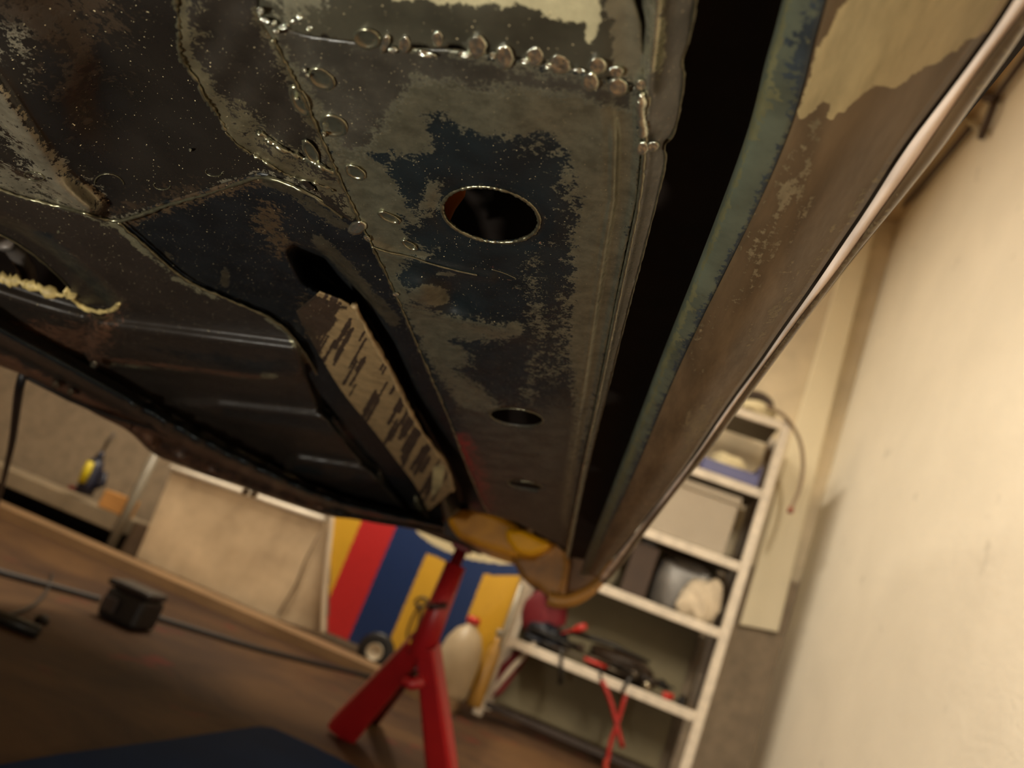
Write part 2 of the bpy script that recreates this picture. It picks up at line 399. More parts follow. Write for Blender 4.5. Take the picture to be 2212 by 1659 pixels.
fl1 = [(1415, -190), (1422, -60), (1420, 60), (1402, 192), (1396, 290), (1383, 430), (1360, 540), (1330, 680), (1295, 850), (1263, 990), (1240, 1110), (1224, 1200)]
fl2 = [(1512, -190), (1508, -60), (1500, 40), (1484, 100), (1474, 126), (1472, 142), (1480, 158), (1470, 230), (1454, 296), (1438, 306), (1434, 322), (1441, 342), (1420, 430), (1392, 540), (1354, 680), (1311, 850), (1274, 990), (1248, 1110), (1228, 1208)]
flm = [tuple((np.array(a)+np.array(b))/2) for a, b in zip(resample(fl1, 40), resample(fl2, 40))]
fl_l = loft('sill_flange', [fl0, fl1, flm, fl2], [.0030, -.0004, .0024, .0048], M['flange'], car, 220, 5,
     m0=[('l', fl0, 14, 1.3), ('p', [(1384, 190), (1400, 190), (1396, 330), (1380, 420), (1350, 560), (1330, 560), (1370, 400)], 14, 1.), ('p', [(1400, -190), (1450, -190), (1430, 160), (1395, 160)], 30, .8)],  # m0 paints the whitish highlight band above the seam as bare metal
     efn=lambda x, y: .0006*np.sin(y/23.)*sst((400-y)/200.)-.0022*np.exp(-(segd(x, y, [(1428, -190), (1420, 0), (1400, 190)])/16)**2))
bead('crease_line', [(p[0], p[1]) for p in fl1[3:]], .0000, .00075, M['weldrim'], fl_l, .35)  # raised bright bead shaped to give the crease its highlight line
bead('flange_edge', fl2, .0046, .00045, M['bead'], fl_l, .4)
for a, b in ((0, 1),):
    bead('crease_highlight', [(1384, 205), (1386, 240), (1390, 290)], -.0006, .0016, M['weld'], fl_l, .35, step=5)

# --- weld beads, one by one
def weld(cx, cy, rx, ry, rot=0., h=.0016, ring=False, e0=0., host=plate, nm='weld_bead'):
    base = e_plate(np.array([float(cx)]), np.array([float(cy)]))[0]+e0
    V = []; fs = []; nr, ns = 7, 20
    a = math.radians(rot); wob = 1+.12*(RNG.random(ns)-.5)
    for i in range(nr):
        t = i/(nr-1)
        for s in range(ns):
            th = 2*math.pi*s/ns; q = t*wob[s]
            X, Y = rx*q*math.cos(th), ry*q*math.sin(th)
            hh = h*math.sqrt(max(0, 1-t*t)) if not ring else h*(.25+.75*math.exp(-((t-.82)/.13)**2))*(1 if t < .99 else 0)
            hh = hh*(1+.25*math.sin(3*th+cx)*t)+(0 if ring else h*.35*math.exp(-((t-.72)/.16)**2))
            V.append((cx+X*math.cos(a)-Y*math.sin(a), cy+X*math.sin(a)+Y*math.cos(a), base-hh+(0 if t < .99 else .0003)))
    V = np.array(V); P = carP(V[:, 0], V[:, 1], V[:, 2])
    fs = [(i*ns+s, i*ns+(s+1) % ns, (i+1)*ns+(s+1) % ns, (i+1)*ns+s) for i in range(nr-1) for s in range(ns)]
    o = mesh_obj(nm, P, fs, M['weldrim'] if ring else M['weld'], host)
    return o
for wl in [(562, 24, 9, 9), (571, 45, 13, 7, 10), (592, 50, 7, 7), (596, 68, 8, 6), (612, 58, 15, 7, -10), (640, 42, 18, 9, -25), (668, 62, 8, 6),
           (832, 94, 9, 22, 20), (848, 108, 11, 8), (873, 96, 14, 20, 10), (920, 117, 24, 8, 12), (945, 84, 13, 20, 0), (1003, 118, 18, 8, 5), (1030, 100, 22, 26, 0),
           (1065, 120, 9, 9), (1090, 122, 20, 28, -5), (1134, 132, 12, 7), (1155, 122, 21, 23, 10), (1184, 143, 9, 7), (1208, 138, 26, 22, 15), (1252, 152, 16, 6, 10),
           (1290, 142, 20, 20, 0), (1275, 176, 19, 21, 10), (1330, 155, 18, 14, 0), (1334, 188, 24, 21, 10), (1384, 184, 12, 14, 0), (1388, 320, 13, 16, 20), (1411, 316, 14, 12, -20)]:
    cx, cy, rx, ry = wl[0], wl[1], wl[2]*1.12, wl[3]*1.05; rot = wl[4] if len(wl) > 4 else 0
    weld(cx, cy, rx, ry, rot, .0013 if ry > 12 else .0015, e0=-.0002 if cx < 1370 else -.0006)
for wl in [(792, 84, 34, 24, 12), (694, 170, 36, 22, 32), (720, 272, 36, 26, 22), (766, 372, 28, 15, 28), (648, 218, 18, 40, -28), (672, 330, 14, 34, -30), (840, 470, 30, 10, 25), (884, 530, 22, 8, 30)]:
    weld(*wl, h=.0009, ring=True, nm='spot_weld')
for wl in [(657, 152, 7, 6), (664, 163, 6, 5), (772, 492, 22, 15, -20), (793, 515, 10, 6, 40), (855, 636, 8, 5, 5), (640, 213, 6, 4), (700, 290, 5, 7)]:
    weld(wl[0], wl[1], wl[2], wl[3], wl[4] if len(wl) > 4 else 0, .0014)
sl = bead('corner_weld', SEAM_L[1:], lambda x, y: e_plate(x, y)-.0002, .0008, M['bead'], plate, .55, step=6)

# --- gusset strip between the torn edge and the sill
TORN = [(372, -190), (376, 0), (388, 50), (384, 100), (395, 135), (430, 175), (440, 210), (470, 245), (490, 290), (520, 320), (575, 350), (620, 380), (680, 395), (720, 410)]
e_gus = lambda x, y: .0035*sst((np.interp(y, [p[1] for p in SEAM_L], [p[0] for p in SEAM_L])-x)/160.) + .0007*np.sin(x/19.+y/31.) - .0015*g(x, y, 600, 340, 70, 14, 28)
panel('gusset_patch', TORN[:-1]+[(700, 440), (760, 480), (770, 470), (742, 405), (690, 290), (640, 180), (590, 85), (557, 34), (548, -190)], e_gus, M['gusset'], car, 7,
      m0=[('l', [(p[0]+10, p[1]) for p in TORN], 34, .95), ('p', [(450, 200), (520, 210), (600, 290), (720, 380), (720, 430), (600, 370), (520, 310)], 60, .62), ('l', SEAM_L[:6], 40, .7), ('p', [(400, 20), (440, 10), (450, 120), (410, 110)], 50, .55)])
bead('torn_edge', TORN, lambda x, y: e_gus(x, y)-.0003, .0007, M['bead'], car, .9, step=5)
bead('weld_ridge', [(560, 285), (590, 312), (640, 335), (680, 352), (720, 372)], lambda x, y: e_gus(x, y)-.0010, .0010, M['weldrim'], car, .8, step=5)

# --- the dark bulging wheelhouse and its folded rim
RIM = [(-160, 360), (-60, 392), (0, 410), (50, 428), (110, 442), (180, 460), (235, 477), (260, 478), (310, 462), (370, 440), (430, 425), (490, 405), (540, 386), (575, 382), (620, 396), (690, 430), (740, 470)]
def e_bul(x, y):
    base = ctrl(x, y, [(-150, -150, .012), (0, 0, .012), (200, -100, .020), (60, 150, .006), (0, 230, -.002), (40, 300, .0035), (0, 330, .004), (110, 370, .002), (0, 400, .003), (260, 200, .030), (300, 330, .030), (200, 420, .010), (400, 300, .022), (480, 370, .012), (360, 100, .014), (350, 0, .012), (560, 350, .008), (700, 430, .004), (250, 470, .002), (150, 30, .026), (380, 420, .009)], 2.2)
    for ln, wd, am in (([(-120, 60), (10, 220), (95, 350), (190, 455)], 26, .0045), ([(-160, 250), (-20, 330), (90, 385), (190, 450)], 16, .003), ([(-60, -60), (70, 60), (160, 130)], 60, .004)):
        base = base-am*np.exp(-(segd(x, y, ln)/wd)**2)
    return base+.0012*g(x, y, 200, 400, 200, 30, 20)
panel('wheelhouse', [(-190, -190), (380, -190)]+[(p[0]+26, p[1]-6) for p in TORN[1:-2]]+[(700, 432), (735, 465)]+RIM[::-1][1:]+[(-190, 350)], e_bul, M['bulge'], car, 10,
      m0=[('l', RIM, 30, .8), ('p', [(0, 350), (120, 390), (230, 470), (60, 430), (-60, 390)], 60, .7), ('l', [(-160, 60), (-40, 190), (50, 290), (120, 390), (180, 440)], 75, .85), ('p', [(-190, -190), (120, -190), (150, 60), (60, 200), (-190, 60)], 160, .42)],  # reflections along the folds and top left painted as bare steel
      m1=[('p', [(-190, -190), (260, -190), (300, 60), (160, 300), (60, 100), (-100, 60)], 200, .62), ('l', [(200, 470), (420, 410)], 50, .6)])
e_rim = lambda x, y: e_bul(x, y)-.001
bead('folded_rim', RIM, e_rim, .0010, M['bead'], car, .35, step=7)
for q in (ell(236, 398, 32, 22, 10, 26)[12:26], ell(350, 400, 18, 10, 5, 20)[0:12], ell(462, 372, 18, 9, 5, 20)[0:12], ell(74, 381, 22, 9, 10, 20)):
    bead('grinder_mark', q, lambda x, y: e_bul(x, y)-.0002, .0003, M['bead'], car, .3)
weld(411, 324, 4, 4, e0=e_bul(np.array([411.]), np.array([324.]))[0]-.0002)

# --- dark side of the footwell, the channel and the floor pan
LIPL = [(255, 480), (330, 545), (400, 608), (500, 650), (580, 685), (620, 712), (660, 765), (700, 835), (760, 905), (820, 970), (880, 1045), (925, 1120)]
CHAN = [(640, 545), (700, 560), (770, 640), (840, 745), (885, 850), (945, 945), (1005, 1040), (1030, 1110), (985, 1112), (955, 1000), (905, 900), (840, 790), (790, 690), (730, 640), (670, 600)]
def e_side(x, y):
    e = ctrl(x, y, [(300, 490, .012), (450, 560, .014), (570, 400, .008), (560, 560, .016), (620, 690, .020), (740, 480, .006), (850, 640, .006), (960, 880, .010), (1040, 1090, .02), (900, 1090, .03)], 2.2)
    return e+press(x, y, CHAN, 46, .055)-.002*g(x, y, 690, 520, 20, 90, -30)
panel('footwell_side', [(250, 470), (380, 430), (480, 400), (560, 375), (640, 390), (755, 460), (800, 505), (862, 625), (912, 745), (972, 880), (1017, 1000), (1046, 1080), (1058, 1112), (1000, 1100), (950, 1135), (900, 1110), (800, 985), (690, 850), (640, 765), (590, 708), (500, 668), (400, 630), (325, 565)], e_side, M['well'], car, 8,
      m0=[('l', [(690, 520), (740, 570), (790, 630), (850, 690)], 26, .95), ('p', [(545, 440), (600, 450), (630, 520), (610, 560), (560, 530), (540, 470)], 60, .62), ('p', ell(486, 600, 9, 20, 0, 12), 8, 1.), ('p', ell(512, 652, 9, 7, 0, 10), 6, 1.1),
          ('l', [(560, 385), (640, 420), (740, 490)], 26, .85), ('p', ell(365, 552, 14, 7, 40, 10), 12, .6)],
      m1=[('p', [(545, 420), (610, 430), (650, 540), (600, 580), (540, 500)], 60, .6), ('p', [(640, 650), (700, 640), (720, 700), (650, 740)], 60, .7), ('l', [(270, 478), (400, 430), (560, 390)], 34, .7)],
      m2=[('p', CHAN, 20, 1.2)])  # shade inside the channel painted in near-black
# brushed brown rail face
gl = [(640, 672), (652, 700), (690, 768), (740, 850), (800, 920), (860, 1000), (900, 1050), (925, 1105)]
gr = [(690, 632), (765, 660), (800, 725), (845, 800), (880, 880), (925, 955), (968, 1005), (978, 1060)]
gm = [tuple((np.array(a)+np.array(b))/2) for a, b in zip(resample(gl, 30), resample(gr, 30))]
strokes = []
for q in range(70):
    t = RNG.random(); a = np.array(gl[1])*(1-t)+np.array(gl[-1])*t if False else resample(gl, 50)[int(2+t*46)]; b_ = resample(gr, 50)[int(2+t*46)]
    c_ = a+(b_-a)*(.15+.8*RNG.random()); L_ = 10+26*RNG.random(); d_ = np.array([.5, -.87])
    strokes.append(('l', [tuple(c_-d_*L_), tuple(c_+d_*L_)], 5+5*RNG.random(), .95))
rl = loft('rail', [gl, gm, gr], [.014, .008, .006], M['rail'], car, 180, 26,
     m0=[('p', [(675, 690), (770, 655), (1000, 1010), (940, 1120), (860, 1020), (720, 860)], 30, 1.05), ('l', gr, 16, 1.2)],
     m1=strokes+[('p', [(640, 672), (690, 640), (730, 690), (690, 735)], 30, .9)],
     m2=[('p', [(935, 1008), (962, 1002), (955, 1050), (932, 1075)], 10, 1.)])
bead('rail_edge', gr[1:], .0055, .0018, simple('beige_rail_edge', '8a7450', .6, vary=.4, scale=80), rl, .5)
# floor pan
OVAL = [(-120, 470), (-40, 490), (20, 515), (70, 548), (118, 588), (150, 622), (154, 640), (120, 640), (60, 618), (0, 603), (-60, 590), (-130, 560)]
DISH = [(-190, 440), (-60, 455), (40, 490), (120, 540), (200, 600), (252, 650), (240, 676), (180, 676), (90, 650), (0, 620), (-190, 580)]
RB1 = [(-60, 640), (150, 745), (330, 770), (560, 820), (640, 812), (655, 790), (600, 760), (420, 725), (300, 700), (230, 640), (260, 600), (430, 640), (560, 700), (600, 740), (420, 700)]
def e_pan(x, y):
    e = ctrl(x, y, [(-150, 420, .006), (100, 470, .010), (250, 480, .010), (400, 610, .012), (600, 700, .014), (700, 850, .018), (900, 1080, .024), (0, 700, .012), (300, 850, .016), (600, 1040, .02), (800, 1120, .024)], 2.2)
    e += press(x, y, DISH, 36, .010)
    e -= press(x, y, [(205, 690), (640, 745), (668, 795), (640, 822), (560, 822), (190, 782)], 26, .007)
    e -= press(x, y, [(470, 868), (760, 900), (778, 930), (745, 948), (470, 905), (380, 870)], 22, .007)
    e -= press(x, y, [(640, 985), (825, 1015), (836, 1035), (790, 1050), (600, 1020)], 18, .007)
    e += press(x, y, [(650, 770), (700, 830), (790, 940), (900, 1060), (880, 1100), (760, 970), (690, 880)], 16, .012)
    return e
pan = panel('floor_pan', [(-190, 340), (-60, 390), (40, 425), (130, 450), (250, 478)]+LIPL[1:]+[(925, 1150), (830, 1132), (720, 1112), (560, 1050), (330, 940), (200, 860), (0, 775), (-190, 690)], e_pan, M['pan'], car, 6, [OVAL],
      m0=[('p', [(235, 478), (275, 480), (330, 560), (300, 540)], 10, 1.2), ('l', LIPL[4:], 15, 1.05), ('l', [(330, 560), (400, 612), (470, 645)], 12, .62), ('l', [(120, 425), (260, 500), (400, 600)], 30, .45), ('p', ell(580, 812, 22, 6, 4, 12), 8, 1.), ('l', [(230, 785), (420, 800), (560, 818)], 10, .6), ('p', ell(388, 606, 20, 4, 8, 10), 4, 1.2), ('p', ell(125, 504, 6, 3, 0, 8), 4, 1.)],
      m1=[('p', [(0, 690), (200, 700), (260, 660), (230, 800), (120, 760)], 90, .75), ('p', [(640, 830), (760, 860), (860, 1020), (760, 1000)], 60, .35), ('l', [(220, 775), (560, 815)], 10, .8)],
      m2=[('p', [(50, 490), (110, 500), (250, 640), (235, 665), (160, 590)], 40, .9), ('p', [(650, 790), (700, 830), (900, 1060), (860, 1090), (700, 900)], 30, .9), ('p', [(240, 730), (620, 770), (660, 800), (560, 820), (420, 790)], 60, .7), ('p', [(480, 880), (770, 915), (750, 950), (480, 900)], 20, .8), ('p', [(640, 1000), (830, 1025), (800, 1048), (620, 1020)], 20, .8)])  # bluish-dark reflection on the ribs painted into this colour
bead('lip_edge', LIPL, lambda x, y: e_pan(x, y)-.0012, .0010, M['bead'], car, .5)
bead('hole_rim', [(-120, 470), (-40, 490), (20, 515), (70, 548), (118, 588), (150, 622)], lambda x, y: e_pan(x, y)-.0005, .0008, M['bead'], pan, .3)
sealer = simple('pale_sealant', 'b8a468', .6, vary=.4, scale=120, col2='6c6040')
bead('sealant', [(-60, 585), (20, 606), (80, 620), (120, 634), (152, 634)], lambda x, y: e_pan(x, y)-.0008, .0032, sealer, pan, .7, step=6)
bead('sealant', [(150, 640), (175, 662), (205, 674), (240, 672), (258, 656)], lambda x, y: e_pan(x, y)-.0010, .0016, sealer, pan, .5, step=6)
bead('bracket', [(10, 520), (50, 560), (60, 600), (56, 640)], .055, .006, simple('grey_lilac_steel', '6a625c', .45, .3), car, .2)

# front crossmember and the ragged rusty edge that closes the silhouette
c0 = [(-190, 560), (-60, 640), (0, 682), (130, 752), (270, 835), (420, 920), (560, 992), (720, 1070), (840, 1100), (960, 1130)]
c1 = [(-190, 600), (-60, 672), (0, 715), (130, 785), (270, 862), (420, 945), (560, 1015), (720, 1088), (840, 1114), (960, 1140)]
c2 = [(-190, 640), (-60, 715), (0, 745), (130, 815), (270, 900), (420, 985), (560, 1040), (720, 1104), (840, 1126), (960, 1148)]
c3 = [(-190, 700), (-60, 762), (0, 792), (60, 812), (130, 852), (180, 880), (225, 905), (280, 930), (330, 985), (400, 1008), (450, 1030), (500, 1042), (560, 1066), (640, 1092), (715, 1118), (760, 1120), (840, 1136), (900, 1140), (960, 1156)]
c4 = [(x-10, y-30) for x, y in c3]
loft('front_crossmember', [c0, c1, c2, c3, c4], [.012, -.004, .006, .004, .05], M['pan'], car, 140, 6,
     m0=[('l', [(300, 880), (480, 960), (640, 1030)], 14, .55), ('p', ell(150, 800, 10, 5, 20, 8), 6, .8)],
     m1=[('p', [(-190, 690), (0, 760), (160, 840), (280, 900), (520, 1000), (500, 1040), (330, 985), (0, 795), (-190, 710)], 30, .95), ('p', [(330, 930), (560, 1000), (720, 1080), (700, 1110), (560, 1060), (340, 985)], 50, .8), ('p', [(580, 1010), (720, 1080), (700, 1110), (560, 1060)], 30, .6)],
     m2=[('l', c1, 22, .9), ('p', [(330, 930), (560, 1030), (700, 1100), (560, 1060), (340, 980)], 20, .5)], efn=lambda x, y: .005*np.sin(x/27.+y/40.)*np.sin(x/11.+1)*np.sin(y/13.)*(x > 280))
for cx, cy, r in ((152, 848, .0035), (203, 788, .003), (120, 832, .003), (530, 1063, .005), (548, 1068, .004)):
    weld(cx, cy, 9, 8, 0, .002, e0=.002, host=car, nm='bolt_head')
hoseP = [carP(x, y, e) for x, y, e in ((60, 790, .03), (44, 822, .01), (36, 880, .005), (28, 950, .0), (14, 1010, -.002), (2, 1060, -.004), (-12, 1110, -.006))]
tube('brake_hose', np.array([np.array(p) for p in smooth_line([tuple(p) for p in hoseP], 2)]), .0042, M['rubber'], car, 10)
tube('cable', np.array([carP(x, y, e) for x, y, e in ((60, 816, .002), (150, 862, .0), (240, 900, -.001), (330, 925, .003), (420, 965, .01))]), .0022, M['black'], car, 8)

# --- outer sill: inner turned edge, zinc primer band, brown face, crease, pale lower band, silhouette
o1 = [(1735, -190), (1708, -60), (1690, 0), (1672, 70), (1652, 135), (1636, 210), (1610, 300), (1562, 430), (1500, 590), (1428, 770), (1380, 900), (1330, 1030), (1292, 1130), (1264, 1205), (1252, 1242)]
o1b = [(x+16, y-4) for x, y in o1]
o2 = [(1850, -190), (1800, -60), (1778, 20), (1758, 90), (1735, 190), (1700, 300), (1640, 440), (1566, 590), (1506, 710), (1455, 820), (1414, 920), (1366, 1035), (1320, 1130), (1288, 1200), (1272, 1240)]
o3 = [(2300, -190), (2215, -60), (2150, 45), (2088, 132), (2028, 212), (1944, 322), (1869, 444), (1815, 523), (1749, 622), (1680, 719), (1639, 780), (1583, 855), (1535, 925), (1488, 997), (1430, 1075), (1385, 1130), (1345, 1180), (1310, 1222), (1290, 1248)]
o3b = [(x+3+6*max(0, 1300-y)/1300, y+2+4*max(0, 1300-y)/1300) for x, y in o3]
o4 = [(2370, -190), (2275, -60), (2195, 45), (2149, 105), (2093, 180), (2008, 305), (1978, 350), (1904, 452), (1853, 525), (1792, 609), (1745, 664), (1701, 722), (1660, 775), (1605, 850), (1560, 912), (1518, 972), (1450, 1058), (1400, 1124), (1362, 1176), (1328, 1226), (1300, 1258)]
o5 = [(2400, -190), (2300, -60), (2212, 50), (2174, 110), (2107, 203), (2031, 314), (1959, 405), (1909, 467), (1843, 546), (1787, 620), (1752, 668), (1675, 772), (1619, 848), (1573, 911), (1531, 972), (1494, 1018), (1458, 1062), (1408, 1128), (1370, 1180), (1335, 1230), (1305, 1262)]
o6 = [(x-6, y-14) for x, y in o5]
om = [tuple((np.array(a)*.55+np.array(b)*.45)) for a, b in zip(resample(o2, 60), resample(o3, 60))]
loft('outer_sill', [[(x+40, y) for x, y in o1], o1, o1b, o2], [.05, .012, .004, .0015], M['bluezinc'], car, 160, 5,
     m0=[('l', o2, 22, .75), ('p', [(1700, 60), (1760, 0), (1790, 60), (1730, 200), (1700, 180)], 40, .7)], m1=[('l', o1b, 12, .8), ('p', [(1630, 180), (1680, 180), (1640, 300), (1600, 330)], 40, .8)])
loft('outer_sill_face', [[(x-3, y) for x, y in o2], o2, om, o3], [.006, .0015, -.001, .0045], M['outer'], car, 200, 8,
     m0=[('p', [(1740, 150), (1860, 250), (1700, 560), (1500, 800), (1450, 850), (1600, 540)], 120, .42), ('p', [(1900, 330), (2000, 300), (1800, 580), (1640, 780), (1600, 740)], 90, .5), ('p', [(1480, 900), (1600, 800), (1560, 900), (1440, 1060)], 60, .62)],
     m1=[('p', [(1900, -190), (2290, -190), (2200, 10), (2160, 60), (2080, 90), (2030, 130), (1975, 160), (1935, 190), (1905, 186), (1885, 180), (1870, 200), (1830, 230), (1795, 262), (1785, 255), (1800, 230), (1780, 215), (1745, 250), (1715, 262), (1735, 200), (1770, 110), (1800, 40), (1850, -20)], 12, 1.2)], efn=lambda x, y: .0006*np.sin(x/90.+y/120.))
loft('pale_lower_band', [o3b, [tuple((np.array(a)+np.array(b))/2) for a, b in zip(resample(o3b, 60), resample(o4, 60))], o4], [.0062, .0050, .0075], M['outer'], car, 200, 4,
     m2=[('l', [tuple((np.array(a)+np.array(b))/2) for a, b in zip(resample(o3b, 60), resample(o4, 60))], 60, 1.3)],
     m0=[('l', o4, 5, .8)])
loft('outer_sill_edge', [o4, o5, o6], [.0080, .0105, .04], M['outer'], car, 200, 4, m0=[('l', o5, 20, .5)])

# --- black sheets added so cavities read dark and light stays out; rest of body
panel('cavity_backing', [(520, -150), (1960, -150), (1850, 300), (1640, 640), (1420, 980), (1300, 1215), (1228, 1204), (1200, 1176), (1075, 1104), (1040, 1050), (940, 840), (800, 480), (700, 250)], .062, M['black'], car, 40, thick=.002)
panel('underbody_backing', [(-900, -900), (3600, -900), (2900, -250), (2390, -120), (2040, 310), (1740, 690), (1500, 1000), (1310, 1225), (1230, 1203), (1120, 1140), (1010, 1094), (880, 1112), (720, 1085), (560, 1025), (330, 915), (0, 755), (-900, 330)], .115, M['black'], car, 60, thick=.004)
panel('cavity_paint', [(940, 395), (1010, 385), (1004, 425), (984, 452), (966, 490), (930, 500)], .03, M['orange'], car, 10)
tr = boxes('body_shell', [(-1.25, .02, -1.6, 1.25, .70, 1.35), (-1.2, -.0, 1.25, 1.9, .66, 1.0)], simple('body_paint', '6a4a20', .5), car, 0)

# --- mustard-painted front end over the stand
def msl(name, px, D, th, mt, par, b=.006): return slab(name, px, D, th, mt, par, b)
fe = msl('front_valance', [(960, 1120), (985, 1098), (1040, 1096), (1086, 1116), (1125, 1140), (1165, 1160), (1198, 1172), (1180, 1192), (1148, 1204), (1100, 1200), (1040, 1182), (985, 1160)], 1.45, .20, M['mustard'], car, .012)
msl('front_valance_lobe', [(1088, 1140), (1130, 1144), (1165, 1160), (1192, 1174), (1176, 1192), (1142, 1202), (1112, 1192), (1094, 1168)], 1.42, .05, simple('bright_mustard_paint', 'e0a008', .3, vary=.15), car, .02)
msl('front_wing_inner', [(1100, 1196), (1150, 1200), (1196, 1170), (1220, 1170), (1230, 1215), (1222, 1262), (1214, 1306), (1186, 1292), (1160, 1268), (1128, 1252), (1112, 1222)], 1.46, .16, M['mustard_d'], car, .015)
msl('front_end_fill', [(1222, 1180), (1270, 1175), (1330, 1190), (1290, 1262), (1240, 1290), (1212, 1290)], 1.5, .1, simple('dark_brown_fill', '5e3e18', .6, vary=.5, scale=20), car, .01)  # dark brown plate filling the gap behind the arch lip
arcp = [(1186, 1292), (1208, 1300), (1240, 1296), (1275, 1276), (1302, 1248), (1316, 1226), (1328, 1212)]
tube('wheel_arch_lip', np.array([hit(x, y, 1, 1.40) for x, y in smooth_line(arcp, 2)]), np.linspace(.014, .006, len(smooth_line(arcp, 2))), simple('tan_yellow_paint', '8f6426', .4, vary=.25, scale=12), car, 10)
boxes('jacking_block', [(-.44, -.275, 1.50, 1.66, .4503, .50)], M['rust'], car, .004)
br = msl('galvanised_bracket', [(1105, 1112), (1150, 1104), (1186, 1112), (1192, 1150), (1180, 1158), (1140, 1140)], 1.3, .02, M['zincbolt'], car, .004)
for x, y in ((1147, 1138), (1187, 1154)):
    lathe('bolt', [(.001, -.012), (.006, -.010), (.007, 0), (.007, .01)], tuple(hit(x, y, 1, 1.29)), M['weld'], br, 12, (0, -1, .2))

# ================================================================ THE ROOM
BW, RW, CEIL = 3.35, .69, 2.62          # back wall distance, right wall, ceiling height
def wall_mat(name, paint, under, zcut=None, soot=.3, bumpv=.15):
    k = NT(name); n = k.noise(3, 5, .6, dist=.4); n2 = k.noise(22, 4, .6)
    c = lin(paint); c2 = tuple(x*(1-soot) for x in c[:3])+(1,)
    col = k.mix(k.ramp(n, .35, .75), c, c2)
    col = k.mix(k.ramp(k.noise(9, 3, .5), .68, .74), col, tuple(x*.8 for x in c[:3])+(1,))
    if zcut:
        sp = k.n.new('ShaderNodeSeparateXYZ'); k.link(k.tc.outputs['Object'], sp.inputs[0])
        f = k.math('ADD', sp.outputs[2], k.math('MULTIPLY', k.math('SUBTRACT', n2, .5), .06))
        f = k.ramp(f, zcut+.004, zcut-.004)
        u1 = lin(under); col = k.mix(f, col, k.mix(k.ramp(n2, .3, .7), u1, tuple(x*.7 for x in u1[:3])+(1,)))
    k.bump(k.math('ADD', n2, k.noise(90, 3)), bumpv, .004)
    return k.done(col, .75)
def struct(name, lst, m):
    o = boxes(name, lst, m, None, 0); o['kind'] = 'structure'; return o
wm_back = wall_mat('painted_back_wall', 'dccdb0', '8f7e68', .90, .35)
wm_right = wall_mat('painted_right_wall', 'ece4d2', '8a7860', None, .10, .25)
wm_dark = wall_mat('dull_side_wall', 'a8977a', '8a7860', None, .3)
struct('wall_back', [(-4.2, RW+.1, BW, BW+.12, 0, CEIL+.1)], wm_back)
struct('wall_right', [(RW, RW+.12, -2.6, BW+.1, 0, CEIL+.1)], wm_right)
struct('wall_left', [(-4.3, -4.2, -2.6, BW+.1, 0, CEIL+.1)], wm_dark)
struct('wall_rear', [(-4.2, RW+.1, -2.7, -2.6, 0, CEIL+.1)], wm_dark)
struct('ceiling', [(-4.3, RW+.12, -2.7, BW+.1, CEIL, CEIL+.1)], wall_mat('ceiling_paint', 'c9b491', '8a7860', None, .2))
k = NT('stained_concrete_floor'); n1 = k.noise(2.2, 6, .65, dist=.6); n2 = k.noise(30, 4, .6)
col = k.mix(k.ramp(n1, .36, .66), lin('553d26'), lin('301f18')); col = k.mix(k.ramp(k.noise(5, 3), .62, .72), col, lin('5e241c'))
col = k.mix(k.ramp(k.noise(1.2, 2), .5, .8), col, lin('281c1a'))
k.bump(n2, .2, .003); M['floor'] = k.done(col, .72, 0., .15)
struct('floor', [(-4.3, RW+.12, -2.7, BW+.1, -.1, 0)], M['floor'])
kerb = simple('kerb_concrete', '846645', .7, vary=.25, scale=4)
struct('trim_1', [(-4.1, -.36, 2.76, 2.922, 0, .035)], kerb)
struct('trim_2', [(-4.2, -1.95, BW-.03, BW, 0, .10)], kerb)

# right wall conduit and its clips, up by the ceiling
pipe_m = simple('dark_conduit', '4a3a30', .5, vary=.3)
cd = thing('conduit_pipe', 'dark thin conduit with clips running under ceiling above pale right wall', 'pipe', (RW-.02, 2.6, 2.5))
xs = RW-.025
def rw(px, py, x=xs): return hit(px, py, 0, x)
tube('pipe', np.array([rw(2260, 60), rw(2165, 190), rw(2150, 212)]), .012, pipe_m, cd)
tube('pipe', np.array([rw(2098, 272), rw(2000, 390), rw(1925, 474)]), .012, pipe_m, cd)
tube('bracket', np.array([rw(2150, 212), rw(2142, 240), rw(2118, 300)]), .013, pipe_m, cd)
tube('bracket', np.array([rw(2100, 200), rw(2150, 214)]), .016, pipe_m, cd)
tube('clip', np.array([rw(2060, 240), rw(2095, 262), rw(2122, 284)]), .012, simple('pale_plastic', 'a89c80', .5), cd)
a = rw(1905, 470); boxes('end_box', [(RW-.05, RW-.001, a[1]-.25, a[1]-.16, a[2]-.07, a[2]-.0)], simple('dark_box', '2a211c', .6), cd)

# ---------------------------------------------------------------- white shelving rack with its load
WH = simple('white_rack_paint', 'd8cbb8', .45, vary=.3, scale=25, bump=.1)
RX0, RX1, RY0, RY1 = -.325, .440, 3.0, 3.30
rk = thing('shelving_rack', 'tall white-painted metal shelving rack with five shelves against the back wall', 'shelf', (.06, 3.15, 0))
pw = .034
for x in (RX0, RX1-pw):
    for y0, y1 in ((RY0, RY0+pw), (RY1-pw, RY1)):
        boxes('post', [(x, x+pw, y0, y1, 0, 1.415 if x > 0 else (1.1 if y0 < 3.1 else 1.3))], WH, rk, .003)
SHZ = [1.400, 1.118, .832, .583, .287]
shm = simple('shelf_board', '8f8676', .6, vary=.3, scale=10)
for i, z in enumerate(SHZ):
    s = boxes('shelf', [(RX0+pw if i > 0 else RX0, RX1-pw, RY0+.006, RY1-.004, z-.008, z)], shm, rk, .001)
    boxes('front_rail', [(RX0+pw, RX1-pw, RY0, RY0+.012, z-.028, z+.006)], WH, s, .003)
bk = simple('olive_back_board', '7d7358', .7, vary=.2, scale=5)
